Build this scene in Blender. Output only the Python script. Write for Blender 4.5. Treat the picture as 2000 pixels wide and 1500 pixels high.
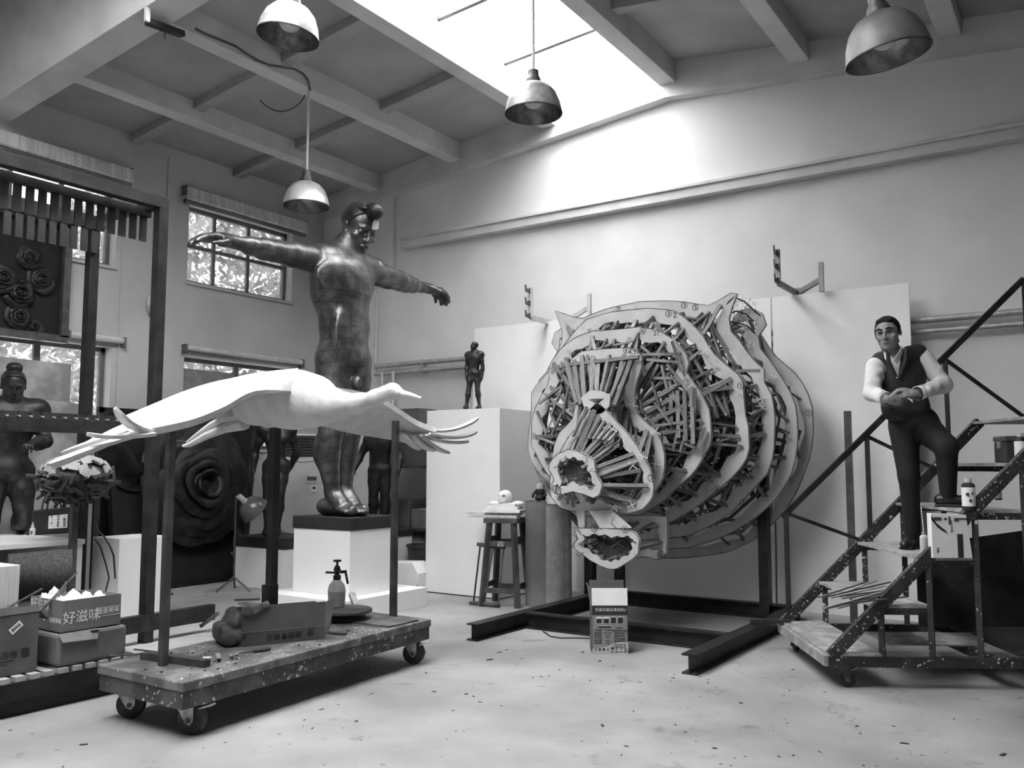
import bpy, bmesh, math, random
import numpy as np
from mathutils import Matrix, Vector
random.seed(7)
for o in list(bpy.data.objects): bpy.data.objects.remove(o)
SC = bpy.context.scene
COL = SC.collection

# ---------------------------------------------------------------- camera
FPX = 1730.0; PITCH = math.atan(160/FPX); YAW = math.radians(33.7); CAMH = 1.4
cam_d = bpy.data.cameras.new('camera'); cam = bpy.data.objects.new('camera', cam_d); COL.objects.link(cam)
cam_d.sensor_width = 36.0; cam_d.lens = 36.0*FPX/2000.0; cam_d.clip_end = 200
cam.location = (0, 0, CAMH); cam.rotation_euler = (math.pi/2+PITCH, 0, YAW)
SC.camera = cam
_fw = np.array([-math.sin(YAW)*math.cos(PITCH), math.cos(YAW)*math.cos(PITCH), math.sin(PITCH)])
_rt = np.array([math.cos(YAW), math.sin(YAW), 0.0]); _up = np.cross(_rt, _fw)
def at(x, y, X=None, Y=None, z=None, d=None):
    """a real point of the room: where the sight line of a surveyed mark meets a known plane"""
    r = _fw*FPX+_rt*(x-1000)-_up*(y-750)
    if X is not None: t = X/r[0]
    elif Y is not None: t = Y/r[1]
    elif z is not None: t = (z-CAMH)/r[2]
    else: t = d/FPX
    p = r*t; return Vector((p[0], p[1], p[2]+CAMH))

# ---------------------------------------------------------------- daylight, exposure
W_ = bpy.data.worlds.new('overcast_sky'); SC.world = W_; W_.use_nodes = True
bg = W_.node_tree.nodes['Background']; bg.inputs[0].default_value = (1, 1, 1, 1); bg.inputs[1].default_value = 27.0
SC.view_settings.view_transform = 'Standard'; SC.view_settings.look = 'None'
SC.view_settings.exposure = 0.0; SC.view_settings.gamma = 1.0; SC.view_settings.use_curve_mapping = False
def portal(name, loc, rot, sx, sy):
    l = bpy.data.lights.new(name, 'AREA'); l.shape = 'RECTANGLE'; l.size = sx; l.size_y = sy; l.cycles.is_portal = True
    o = bpy.data.objects.new(name, l); COL.objects.link(o); o.location = loc; o.rotation_euler = rot
portal('skylight_portal', (-4.72, 6.85, 6.1), (0, 0, 0), 1.5, 4.6)
portal('skylight_portal', (-4.0, 1.4, 6.6), (0, 0, 0), 3.4, 5.2)
portal('window_portal', (-9.75, 7.55, 4.17), (0, -math.pi/2, 0), 1.0, 1.66)
portal('window_portal', (-9.75, 4.75, 4.17), (0, -math.pi/2, 0), 1.0, 2.2)
portal('window_portal', (-9.75, 7.55, 2.2), (0, -math.pi/2, 0), 1.1, 1.8)
portal('window_portal', (-9.75, 4.75, 2.2), (0, -math.pi/2, 0), 1.1, 2.2)

# ---------------------------------------------------------------- helpers
WM = {}
def reg(o, m=None): WM[o.name] = m if m is not None else Matrix.Identity(4)
def tag(o, label=None, cat=None, group=None, kind=None):
    if label: o['label'] = label
    if cat: o['category'] = cat
    if group: o['group'] = group
    if kind: o['kind'] = kind
    return o
def thing(name, label, cat, loc=(0, 0, 0), rz=0.0, group=None):
    o = bpy.data.objects.new(name, None); COL.objects.link(o); o.empty_display_size = .05
    o.location = loc; o.rotation_euler = (0, 0, rz)
    reg(o, Matrix.Translation(Vector(loc)) @ Matrix.Rotation(rz, 4, 'Z'))
    return tag(o, label, cat, group)
def copy_tree(o, parent=None):
    c = o.copy(); COL.objects.link(c)
    if parent: c.parent = parent
    for ch in [x for x in bpy.data.objects if x.parent == o]: copy_tree(ch, c)
    return c
def fix_mesh(me):
    bm = bmesh.new(); bm.from_mesh(me); bmesh.ops.recalc_face_normals(bm, faces=bm.faces); bm.to_mesh(me); bm.free()
def link(name, me, mat, parent=None, smooth=False, bev=0.0):
    if mat is not None and not me.materials: me.materials.append(mat)
    if smooth:
        for p in me.polygons: p.use_smooth = True
    o = bpy.data.objects.new(name, me); COL.objects.link(o)
    if parent is not None:
        o.parent = parent; reg(o, WM[parent.name])
    else: reg(o)
    if bev:
        b = o.modifiers.new('soft_edge', 'BEVEL'); b.width = bev; b.segments = 2; b.limit_method = 'ANGLE'; b.angle_limit = .7
    return o
V = Vector
def frame(d, up=(0, 0, 1)):
    z = V(d).normalized(); u = V(up)
    if abs(z.dot(u.normalized())) > .995: u = V((1, 0, 0)) if abs(z.x) < .9 else V((0, 1, 0))
    x = u.cross(z).normalized(); y = z.cross(x).normalized()
    return x, y, z
class MB:
    def __init__(s): s.v = []; s.f = []
    def add(s, vs, fs):
        n = len(s.v); s.v += [V(p) for p in vs]; s.f += [tuple(i+n for i in f) for f in fs]; return s
    def box(s, c, d, R=None):
        c = V(c); a = [V((sx*d[0]/2, sy*d[1]/2, sz*d[2]/2)) for sx in (-1, 1) for sy in (-1, 1) for sz in (-1, 1)]
        if R is not None: a = [R @ p for p in a]
        return s.add([c+p for p in a], [(0, 1, 3, 2), (4, 6, 7, 5), (0, 4, 5, 1), (2, 3, 7, 6), (0, 2, 6, 4), (1, 5, 7, 3)])
    def span(s, a, b):
        return s.box([(a[i]+b[i])/2 for i in range(3)], [abs(b[i]-a[i]) for i in range(3)])
    def bar(s, p, q, w, h, up=(0, 0, 1)):
        p = V(p); q = V(q); x, y, z = frame(q-p, up)
        vs = [b+x*sx*w/2+y*sy*h/2 for b in (p, q) for sx, sy in ((-1, -1), (1, -1), (1, 1), (-1, 1))]
        return s.add(vs, [(3, 2, 1, 0), (4, 5, 6, 7), (0, 1, 5, 4), (1, 2, 6, 5), (2, 3, 7, 6), (3, 0, 4, 7)])
    def tube(s, pts, r, n=8, cap=True, flat=None):
        pts = [V(p) for p in pts]; m = len(pts); rs = r if isinstance(r, (list, tuple)) else [r]*m
        x = None; vs = []
        for i, p in enumerate(pts):
            d = (pts[min(i+1, m-1)]-pts[max(i-1, 0)])
            if d.length < 1e-9: d = V((0, 0, 1))
            d.normalize()
            if x is None: x, y, _ = frame(d)
            else:
                x = (x-d*x.dot(d)); x = x.normalized() if x.length > 1e-6 else frame(d)[0]; y = d.cross(x)
            for k in range(n):
                a = 2*math.pi*k/n; vs.append(p+(x*math.cos(a)+y*math.sin(a))*rs[i])
        fs = [(i*n+k, i*n+(k+1) % n, (i+1)*n+(k+1) % n, (i+1)*n+k) for i in range(m-1) for k in range(n)]
        if cap: fs += [tuple(range(n-1, -1, -1)), tuple((m-1)*n+k for k in range(n))]
        return s.add(vs, fs)
    def lathe(s, prof, c=(0, 0, 0), n=24, R=None, cap=True):
        c = V(c); vs = []; m = len(prof)
        for r, z in prof:
            for k in range(n):
                a = 2*math.pi*k/n; p = V((r*math.cos(a), r*math.sin(a), z)); vs.append(c+(R @ p if R is not None else p))
        fs = [(i*n+k, i*n+(k+1) % n, (i+1)*n+(k+1) % n, (i+1)*n+k) for i in range(m-1) for k in range(n)]
        if cap: fs += [tuple(range(n-1, -1, -1)), tuple((m-1)*n+k for k in range(n))]
        return s.add(vs, fs)
    def prism(s, poly, vec):
        n = len(poly); vec = V(vec); vs = [V(p) for p in poly]+[V(p)+vec for p in poly]
        return s.add(vs, [tuple(range(n-1, -1, -1)), tuple(range(n, 2*n))]+[(i, (i+1) % n, n+(i+1) % n, n+i) for i in range(n)])
    def ring(s, outer, inner, vec):
        n = len(outer); vec = V(vec); vs = [V(p) for p in outer]+[V(p) for p in inner]; vs += [p+vec for p in vs]
        fs = []
        for i in range(n):
            j = (i+1) % n
            fs += [(i, j, n+j, n+i), (2*n+i, 3*n+i, 3*n+j, 2*n+j), (i, 2*n+i, 2*n+j, j), (n+i, n+j, 3*n+j, 3*n+i)]
        return s.add(vs, fs)
    def quad(s, a, b, c, d): return s.add([a, b, c, d], [(0, 1, 2, 3)])
    def ibeam(s, p, q, h=.2, b=.15, t=.012):
        p = V(p); q = V(q); x, y, z = frame(q-p)
        for off in (h/2-t/2, -h/2+t/2): s.bar(p+y*off, q+y*off, b, t)
        return s.bar(p, q, t, h-2*t)
    def sheet(s, grid, th=0.0):
        """grid rows of points -> surface (given a thickness: closed slab along the local normal)"""
        m = len(grid); n = len(grid[0]); P = [[V(p) for p in r] for r in grid]
        vs = [p for r in P for p in r]; fs = [(i*n+j, i*n+j+1, (i+1)*n+j+1, (i+1)*n+j) for i in range(m-1) for j in range(n-1)]
        if th:
            N = []
            for i in range(m):
                for j in range(n):
                    a = P[min(i+1, m-1)][j]-P[max(i-1, 0)][j]; b = P[i][min(j+1, n-1)]-P[i][max(j-1, 0)]
                    c = a.cross(b); N.append(c.normalized() if c.length > 1e-12 else V((0, 0, 1)))
            k = m*n; vs += [vs[i]-N[i]*th for i in range(k)]
            fs += [tuple(k+i for i in reversed(f)) for f in fs[:(m-1)*(n-1)]]
            bd = [j for j in range(n)]+[i*n+n-1 for i in range(1, m)]+[(m-1)*n+j for j in range(n-2, -1, -1)]+[i*n for i in range(m-2, 0, -1)]
            fs += [(bd[i], bd[(i+1) % len(bd)], k+bd[(i+1) % len(bd)], k+bd[i]) for i in range(len(bd))]
        return s.add(vs, fs)
    def mesh(s, name, parent=None, local=False):
        vs = s.v
        if parent is not None and not local:
            I = WM[parent.name].inverted(); vs = [I @ p for p in vs]
        me = bpy.data.meshes.new(name); me.from_pydata([tuple(p) for p in vs], [], s.f); fix_mesh(me); return me
    def build(s, name, mat, parent=None, smooth=False, bev=0.0, local=False):
        o = link(name, s.mesh(name, parent, local), mat, parent, False, bev)
        if smooth:
            for p in o.data.polygons: p.use_smooth = True
            try: o.data.set_sharp_from_angle(angle=.7)
            except Exception: pass
        return o

def text(name, s, size, org, xd, ud, mat, parent, depth=.0006, align='CENTER'):
    """flat lettering lying on a surface"""
    cu = bpy.data.curves.new(name, 'FONT'); cu.body = s; cu.size = size; cu.align_x = align; cu.align_y = 'CENTER'; cu.extrude = depth
    cu.resolution_u = 2
    tmp = bpy.data.objects.new(name, cu); COL.objects.link(tmp)
    dg = bpy.context.evaluated_depsgraph_get(); me = bpy.data.meshes.new_from_object(tmp.evaluated_get(dg))
    bpy.data.objects.remove(tmp); bpy.data.curves.remove(cu)
    x = V(xd).normalized(); y = V(ud); y = (y-x*y.dot(x)).normalized(); z = x.cross(y)
    M = Matrix(((x.x, y.x, z.x, org[0]), (x.y, y.y, z.y, org[1]), (x.z, y.z, z.z, org[2]), (0, 0, 0, 1)))
    me.transform(WM[parent.name].inverted() @ M); me.materials.clear()
    return link(name, me, mat, parent)

# ---------------------------------------------------------------- procedural materials
def mat(name, v, rough=.6, metal=0.0, var=.15, scale=6.0, bump=0.0, bscale=40.0, spec=.4, v2=None, lo=.42, hi=.6, stretch=None, detail=6.0, rnd=0.0):
    m = bpy.data.materials.new(name); m.use_nodes = True; nt = m.node_tree; N = nt.nodes; L = nt.links
    b = N['Principled BSDF']; b.inputs['Roughness'].default_value = rough; b.inputs['Metallic'].default_value = metal
    b.inputs['Specular IOR Level'].default_value = spec
    tc = N.new('ShaderNodeTexCoord'); src = tc.outputs['Object']
    if stretch:
        mp = N.new('ShaderNodeMapping'); mp.inputs['Scale'].default_value = stretch; L.new(src, mp.inputs[0]); src = mp.outputs[0]
    nz = N.new('ShaderNodeTexNoise'); nz.inputs['Scale'].default_value = scale; nz.inputs['Detail'].default_value = detail; L.new(src, nz.inputs['Vector'])
    r = N.new('ShaderNodeValToRGB'); a = v*(1-var); c = v2 if v2 is not None else v*(1+var)
    r.color_ramp.elements[0].position = lo; r.color_ramp.elements[0].color = (a, a, a, 1)
    r.color_ramp.elements[1].position = hi; r.color_ramp.elements[1].color = (c, c, c, 1)
    L.new(nz.outputs[0], r.inputs[0]); out = r.outputs[0]
    if rnd:
        oi = N.new('ShaderNodeObjectInfo'); mr = N.new('ShaderNodeMapRange'); mr.inputs[3].default_value = 1-rnd; mr.inputs[4].default_value = 1+rnd
        L.new(oi.outputs['Random'], mr.inputs[0]); mx = N.new('ShaderNodeVectorMath'); mx.operation = 'SCALE'; L.new(out, mx.inputs[0]); L.new(mr.outputs[0], mx.inputs['Scale']); out = mx.outputs[0]
    L.new(out, b.inputs['Base Color'])
    if bump:
        n2 = N.new('ShaderNodeTexNoise'); n2.inputs['Scale'].default_value = bscale; n2.inputs['Detail'].default_value = 5; L.new(src, n2.inputs['Vector'])
        bp = N.new('ShaderNodeBump'); bp.inputs['Strength'].default_value = bump; bp.inputs['Distance'].default_value = .01; L.new(n2.outputs[0], bp.inputs['Height']); L.new(bp.outputs[0], b.inputs['Normal'])
    return m
def spotted(name, base, spot, amount, scale=30.0, rough=.6, var=.2, metal=0.0):
    """painted steel or wood carrying splashes of pale paint"""
    m = mat(name, base, rough, metal, var, 8.0); nt = m.node_tree; N = nt.nodes; L = nt.links; b = N['Principled BSDF']
    old = b.inputs['Base Color'].links[0].from_socket
    tc = N.new('ShaderNodeTexCoord'); nz = N.new('ShaderNodeTexNoise'); nz.inputs['Scale'].default_value = scale; nz.inputs['Detail'].default_value = 3; L.new(tc.outputs['Object'], nz.inputs['Vector'])
    n3 = N.new('ShaderNodeTexNoise'); n3.inputs['Scale'].default_value = 2.2; L.new(tc.outputs['Object'], n3.inputs['Vector'])
    mm = N.new('ShaderNodeMath'); mm.operation = 'MULTIPLY_ADD'; mm.inputs[1].default_value = .35; L.new(n3.outputs[0], mm.inputs[0]); L.new(nz.outputs[0], mm.inputs[2])
    r = N.new('ShaderNodeValToRGB'); r.color_ramp.elements[0].position = 1-amount; r.color_ramp.elements[1].position = 1-amount+.02; L.new(mm.outputs[0], r.inputs[0])
    mx = N.new('ShaderNodeMix'); mx.data_type = 'RGBA'; L.new(r.outputs[0], mx.inputs[0]); L.new(old, mx.inputs[6]); mx.inputs[7].default_value = (spot, spot, spot, 1); L.new(mx.outputs[2], b.inputs['Base Color'])
    return m
def tiled(name, v, grout, sx, sz, rough, metal, var):
    """surface clad in small square patches with thin dark joints"""
    m = mat(name, v, rough, metal, var, 9.0, .25, 55.0); nt = m.node_tree; N = nt.nodes; L = nt.links; b = N['Principled BSDF']
    old = b.inputs['Base Color'].links[0].from_socket
    tc = N.new('ShaderNodeTexCoord'); sp = N.new('ShaderNodeSeparateXYZ'); L.new(tc.outputs['Object'], sp.inputs[0])
    nw = N.new('ShaderNodeTexNoise'); nw.inputs['Scale'].default_value = 4; L.new(tc.outputs['Object'], nw.inputs['Vector'])
    last = None
    for ax, s in ((1, sx), (2, sz)):
        q = N.new('ShaderNodeMath'); q.operation = 'MULTIPLY_ADD'; q.inputs[1].default_value = s; L.new(sp.outputs[ax], q.inputs[0]); L.new(nw.outputs[0], q.inputs[2])
        f = N.new('ShaderNodeMath'); f.operation = 'FRACT'; L.new(q.outputs[0], f.inputs[0])
        g = N.new('ShaderNodeMath'); g.operation = 'LESS_THAN'; g.inputs[1].default_value = .045; L.new(f.outputs[0], g.inputs[0])
        if last is None: last = g
        else:
            mxx = N.new('ShaderNodeMath'); mxx.operation = 'MAXIMUM'; L.new(last.outputs[0], mxx.inputs[0]); L.new(g.outputs[0], mxx.inputs[1]); last = mxx
    k = N.new('ShaderNodeMath'); k.operation = 'MULTIPLY'; k.inputs[1].default_value = .6; L.new(last.outputs[0], k.inputs[0])
    mx = N.new('ShaderNodeMix'); mx.data_type = 'RGBA'; L.new(k.outputs[0], mx.inputs[0]); L.new(old, mx.inputs[6]); mx.inputs[7].default_value = (grout, grout, grout, 1); L.new(mx.outputs[2], b.inputs['Base Color'])
    return m
def pane_mat(name, clear, rough=.25, tint=.85, scat=.8):
    """thin dusty window glass: mostly see-through, a little light scattered in it"""
    m = bpy.data.materials.new(name); m.use_nodes = True; nt = m.node_tree; N = nt.nodes; L = nt.links
    for n in list(N):
        if n.type != 'OUTPUT_MATERIAL': N.remove(n)
    o = N['Material Output']; t = N.new('ShaderNodeBsdfTransparent'); t.inputs[0].default_value = (tint, tint, tint, 1)
    d = N.new('ShaderNodeBsdfTranslucent'); d.inputs[0].default_value = (scat, scat, scat, 1)
    nz = N.new('ShaderNodeTexNoise'); nz.inputs['Scale'].default_value = 3; nz.inputs['Detail'].default_value = 5; tc = N.new('ShaderNodeTexCoord'); L.new(tc.outputs['Object'], nz.inputs['Vector'])
    mr = N.new('ShaderNodeMapRange'); mr.inputs[1].default_value = .35; mr.inputs[2].default_value = .65; mr.inputs[3].default_value = 1-clear-.1; mr.inputs[4].default_value = 1-clear+.1; L.new(nz.outputs[0], mr.inputs[0])
    mx = N.new('ShaderNodeMixShader'); L.new(mr.outputs[0], mx.inputs[0]); L.new(t.outputs[0], mx.inputs[1]); L.new(d.outputs[0], mx.inputs[2])
    g = N.new('ShaderNodeBsdfGlossy'); g.inputs['Roughness'].default_value = rough
    m2 = N.new('ShaderNodeMixShader'); m2.inputs[0].default_value = .06; L.new(mx.outputs[0], m2.inputs[1]); L.new(g.outputs[0], m2.inputs[2]); L.new(m2.outputs[0], o.inputs[0])
    return m

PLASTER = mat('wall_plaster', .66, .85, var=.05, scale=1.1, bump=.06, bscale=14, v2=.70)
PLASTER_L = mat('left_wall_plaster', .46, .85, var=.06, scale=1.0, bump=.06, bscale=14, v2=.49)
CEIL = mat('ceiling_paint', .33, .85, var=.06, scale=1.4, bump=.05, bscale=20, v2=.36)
BEAM = mat('beam_paint', .56, .85, var=.07, scale=2.0, bump=.1, bscale=30, v2=.60)
WHITE = mat('white_board', .78, .55, var=.02, scale=2.0, v2=.80)
DARKST = mat('dark_steel', .018, .5, metal=0, var=.35, scale=9, bump=.08, bscale=60, spec=.3)
GREYST = mat('grey_steel', .08, .45, metal=.3, var=.25, scale=8)
BLACK = mat('matte_black', .02, .6, var=.2)
ZINC = mat('galvanised_pipe', .42, .45, metal=.5, var=.12, scale=12)
PALEST = mat('pale_painted_steel', .55, .5, var=.08)
WOOD = mat('lath_wood', .15, .7, var=.3, scale=5, bump=.1, rnd=.35, v2=.21)
WOODD = mat('dark_wood', .055, .6, var=.35, scale=7, bump=.1)
PLYW = mat('plywood', .32, .65, var=.2, scale=4, bump=.05, v2=.4)
CARD = mat('cardboard', .14, .8, var=.1, scale=5, v2=.16)
CARD2 = mat('dark_cardboard', .095, .8, var=.12, scale=5, v2=.11)
CARD3 = mat('tan_cardboard', .2, .8, var=.1, scale=5, v2=.22)
PAPER = mat('paper_white', .78, .7, var=.03)
INK = mat('black_ink', .025, .7, var=.1)
WINK = mat('white_ink', .75, .7, var=.02)
GINK = mat('grey_ink', .07, .7, var=.1)
RUBBER = mat('rubber', .03, .55, var=.3, scale=20)
FRAMEM = mat('window_frame_metal', .14, .5, metal=.2, var=.1)
PANE = pane_mat('window_glass', .90, tint=.30, scat=.30)
SKYPANE = pane_mat('skylight_glass', .55)

# ================================================================ the room
XL, YB, XR, YF = -9.45, 9.2, 1.6, -3.2
RIDGE = -3.95
def slab(x): return 5.33+.12*(min(x, RIDGE)+9.45)-.12*max(0, x-RIDGE)
def beamz(x): return 5.22+.107*(min(x, RIDGE)+8.7)-.09*max(0, x-RIDGE)
def cornz(x): return 5.06+.102*(min(x, RIDGE)+9.0)-.088*max(0, x-RIDGE)

def floor_material():
    m = mat('concrete_floor', .285, .6, var=.28, scale=1.0, bump=.12, bscale=45, v2=.345, lo=.35, hi=.62, detail=9)
    nt = m.node_tree; N = nt.nodes; L = nt.links; b = N['Principled BSDF']; old = b.inputs['Base Color'].links[0].from_socket
    tc = N.new('ShaderNodeTexCoord')
    def layer(old, scale, pos, width, dark, detail=8, thin=False, rgh=.6):
        nz = N.new('ShaderNodeTexNoise'); nz.inputs['Scale'].default_value = scale; nz.inputs['Detail'].default_value = detail; nz.inputs['Roughness'].default_value = rgh; L.new(tc.outputs['Object'], nz.inputs['Vector'])
        r = N.new('ShaderNodeValToRGB'); e = r.color_ramp.elements; e[0].position = pos; e[0].color = (0, 0, 0, 1); e[1].position = pos+width; e[1].color = (1, 1, 1, 1); L.new(nz.outputs[0], r.inputs[0])
        mx = N.new('ShaderNodeMix'); mx.data_type = 'RGBA'; mx.blend_type = 'MULTIPLY'
        L.new(r.outputs[0], mx.inputs[0]); L.new(old, mx.inputs[6]); mx.inputs[7].default_value = (dark, dark, dark, 1); return mx.outputs[2]
    o = layer(old, .8, .55, .12, .8, 10, rgh=.65)
    o = layer(o, 3.2, .60, .06, .72, 8, rgh=.7)
    o = layer(o, 14.0, .70, .02, .45, 3)
    # hairline cracks
    vo = N.new('ShaderNodeTexVoronoi'); vo.feature = 'DISTANCE_TO_EDGE'; vo.inputs['Scale'].default_value = .22
    wn = N.new('ShaderNodeTexNoise'); wn.inputs['Scale'].default_value = 3.0; wn.inputs['Detail'].default_value = 6; L.new(tc.outputs['Object'], wn.inputs['Vector'])
    ad = N.new('ShaderNodeVectorMath'); ad.operation = 'MULTIPLY_ADD'; ad.inputs[1].default_value = (.5, .5, .5); L.new(wn.outputs['Color'], ad.inputs[0]); L.new(tc.outputs['Object'], ad.inputs[2]); L.new(ad.outputs[0], vo.inputs['Vector'])
    cr = N.new('ShaderNodeMath'); cr.operation = 'LESS_THAN'; cr.inputs[1].default_value = .0009; L.new(vo.outputs['Distance'], cr.inputs[0])
    ck = N.new('ShaderNodeMath'); ck.operation = 'MULTIPLY'; ck.inputs[1].default_value = .45; L.new(cr.outputs[0], ck.inputs[0])
    mx = N.new('ShaderNodeMix'); mx.data_type = 'RGBA'; L.new(ck.outputs[0], mx.inputs[0]); L.new(o, mx.inputs[6]); mx.inputs[7].default_value = (.12, .12, .12, 1)
    L.new(mx.outputs[2], b.inputs['Base Color']); return m
FLOORM = floor_material()
tag(MB().span((XL-.3, YF-.3, -.2), (XR+.3, YB+.3, 0)).build('floor', FLOORM), kind='structure')

# left wall: pieces around four window openings
WIN = [  # y0, y1, z0, z1
    (3.55, 5.86, 3.70, 4.66), (6.83, 8.55, 3.70, 4.70), (3.55, 5.86, 1.62, 2.76), (6.83, 8.66, 1.62, 2.76)]
def wall_left():
    m = MB(); x0, x1 = XL-.24, XL; top = 6.7
    m.span((x0, YF, 0), (x1, YB, 1.62)); m.span((x0, YF, 2.76), (x1, YB, 3.70)); m.span((x0, YF, 4.70), (x1, YB, top))
    m.span((x0, 3.55, 4.66), (x1, 5.86, 4.70))
    for z0, z1 in ((1.62, 2.76), (3.70, 4.70)):
        m.span((x0, YF, z0), (x1, 3.55, z1)); m.span((x0, 5.86, z0), (x1, 6.83, z1)); m.span((x0, 8.55 if z0 > 3 else 8.66, z0), (x1, YB, z1))
    return m
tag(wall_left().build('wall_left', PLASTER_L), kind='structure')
wb = MB().span((XL-.24, YB, 0), (XR+.24, YB+.24, 6.7)).build('wall_back', PLASTER); tag(wb, kind='structure')
DIMWALL = mat('low_bounce_wall', .14, .85, var=.15, scale=1.5)  # unseen walls coloured dark to cut bounced fill light
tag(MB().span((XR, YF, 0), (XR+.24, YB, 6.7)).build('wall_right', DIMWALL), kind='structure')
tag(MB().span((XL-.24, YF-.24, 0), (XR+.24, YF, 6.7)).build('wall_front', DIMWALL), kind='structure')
# ledge running along the back wall, corner pier, gable edge beam, skirting
tag(MB().span((-7.9, YB-.12, 4.375), (XR, YB, 4.50)).span((-7.9, YB-.15, 4.48), (XR, YB, 4.515)).build('trim_1', BEAM, bev=.006), kind='structure')
tag(MB().span((XL, YB-.05, 3.9), (-8.1, YB, 5.2)).build('trim_2', PLASTER, bev=.004), kind='structure')
m = MB()
for xa, xb in ((XL, RIDGE), (RIDGE, XR)):
    za, zb = cornz(xa), cornz(xb)
    m.add([(xa, YB-.14, za), (xb, YB-.14, zb), (xb, YB, zb), (xa, YB, za), (xa, YB-.14, za+.45), (xb, YB-.14, zb+.45), (xb, YB, zb+.45), (xa, YB, za+.45)],
          [(0, 1, 2, 3), (4, 7, 6, 5), (0, 4, 5, 1), (1, 5, 6, 2), (2, 6, 7, 3), (3, 7, 4, 0)])
tag(m.build('trim_3', BEAM), kind='structure')
# roof slab behind the girder, with the ridge skylight left open
GY0, GY1 = 4.30, 4.60
def slab_piece(m, xa, xb, ya, yb, th=.14):
    za, zb = slab(xa), slab(xb)
    m.add([(xa, ya, za), (xb, ya, zb), (xb, yb, zb), (xa, yb, za), (xa, ya, za+th), (xb, ya, zb+th), (xb, yb, zb+th), (xa, yb, za+th)],
          [(3, 2, 1, 0), (4, 5, 6, 7), (0, 1, 5, 4), (1, 2, 6, 5), (2, 3, 7, 6), (3, 0, 4, 7)])
m = MB(); slab_piece(m, XL, -5.47, GY1-.1, YB); slab_piece(m, -3.95, XR, GY1-.1, YB)
m.span((XL, YF, 6.30), (-5.7, GY0, 6.45)); m.span((-2.3, YF, 6.30), (XR, GY0, 6.45)); m.span((-5.7, YF, 6.30), (-2.3, -1.2, 6.45))
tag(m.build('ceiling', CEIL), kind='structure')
# girder across the room
m = MB()
for xa, xb in ((XL, RIDGE), (RIDGE, XR)):
    za, zb = beamz(xa)-.12, beamz(xb)-.12
    m.add([(xa, GY0, za), (xb, GY0, zb), (xb, GY1, zb), (xa, GY1, za), (xa, GY0, 6.4), (xb, GY0, 6.4), (xb, GY1, 6.4), (xa, GY1, 6.4)],
          [(3, 2, 1, 0), (4, 5, 6, 7), (0, 1, 5, 4), (1, 2, 6, 5), (2, 3, 7, 6), (3, 0, 4, 7)])
tag(m.build('trim_4', BEAM, bev=.008), kind='structure')
# roof beams and cross ribs: each a piece of the ceiling structure
BX = [-8.37, -6.95, -5.50, -3.92, -2.44, -1.02, .4]
def roof_beam(x, w=.2):
    zb = beamz(x); zt = slab(x)+.08
    if x in (-5.50, -3.92): zt += .24
    b = MB().span((x-w/2, GY1-.02, zb), (x+w/2, YB-.1, zt)).build('ceiling_beam', BEAM, bev=.01)
    return tag(b, kind='structure')
for x in BX: roof_beam(x)
for i in range(len(BX)-1):
    if i == 2: continue
    for y in (6.05, 7.55):
        xa, xb = BX[i]+.08, BX[i+1]-.08; za, zb = slab(xa), slab(xb); w = .14
        mm = MB().add([(xa, y-w/2, za-.10), (xb, y-w/2, zb-.10), (xb, y+w/2, zb-.10), (xa, y+w/2, za-.10), (xa, y-w/2, za+.03), (xb, y-w/2, zb+.03), (xb, y+w/2, zb+.03), (xa, y+w/2, za+.03)],
                      [(3, 2, 1, 0), (4, 5, 6, 7), (0, 1, 5, 4), (1, 2, 6, 5), (2, 3, 7, 6), (3, 0, 4, 7)])
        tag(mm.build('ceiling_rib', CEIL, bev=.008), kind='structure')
for y in (6.05, 7.55):
    xa, xb = XL, BX[0]-.08; za, zb = slab(xa), slab(xb); w = .14
    mm = MB().add([(xa, y-w/2, za-.1), (xb, y-w/2, zb-.1), (xb, y+w/2, zb-.1), (xa, y+w/2, za-.1), (xa, y-w/2, za+.03), (xb, y-w/2, zb+.03), (xb, y+w/2, zb+.03), (xa, y+w/2, za+.03)],
                  [(3, 2, 1, 0), (4, 5, 6, 7), (0, 1, 5, 4), (1, 2, 6, 5), (2, 3, 7, 6), (3, 0, 4, 7)])
    tag(mm.build('ceiling_rib', CEIL, bev=.008), kind='structure')
# ridge skylight: upstand, glazing bars, panes
sk = MB(); 
sk.span((-5.46, GY1, slab(-5.47)+.1), (-5.40, YB, 6.12)).span((-3.98, GY1, slab(-3.95)), (-3.93, YB, 6.12)).span((-5.46, YB-.06, 5.7), (-3.93, YB, 6.12)).span((-5.46, GY1, 5.75), (-3.93, GY1+.05, 6.12))
skf = tag(sk.build('window_5', WHITE), kind='structure')
ys = [GY1+.05, 5.55, 6.75, 7.95, YB-.06]
for y in ys[1:-1]:
    MB().bar((-5.40, y, 5.93), (-3.98, y, 6.03), .05, .06).build('glazing_bar', FRAMEM, skf)
for a, b in zip(ys[:-1], ys[1:]):
    MB().add([(-5.40, a+.03, 6.0), (-3.98, a+.03, 6.08), (-3.98, b-.03, 6.08), (-5.40, b-.03, 6.0), (-5.40, a+.03, 6.008), (-3.98, a+.03, 6.088), (-3.98, b-.03, 6.088), (-5.40, b-.03, 6.008)],
             [(3, 2, 1, 0), (4, 5, 6, 7), (0, 1, 5, 4), (1, 2, 6, 5), (2, 3, 7, 6), (3, 0, 4, 7)]).build('pane', SKYPANE, skf)
sf = tag(MB().span((-5.78, -1.25, 6.28), (-5.7, GY0, 6.5)).span((-2.3, -1.25, 6.28), (-2.22, GY0, 6.5)).build('window_6', WHITE), kind='structure')
for i in range(4):
    y0 = -1.2+i*1.375; MB().span((-5.7, y0+.02, 6.46), (-2.3, y0+1.355, 6.468)).build('pane', SKYPANE, sf)
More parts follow.
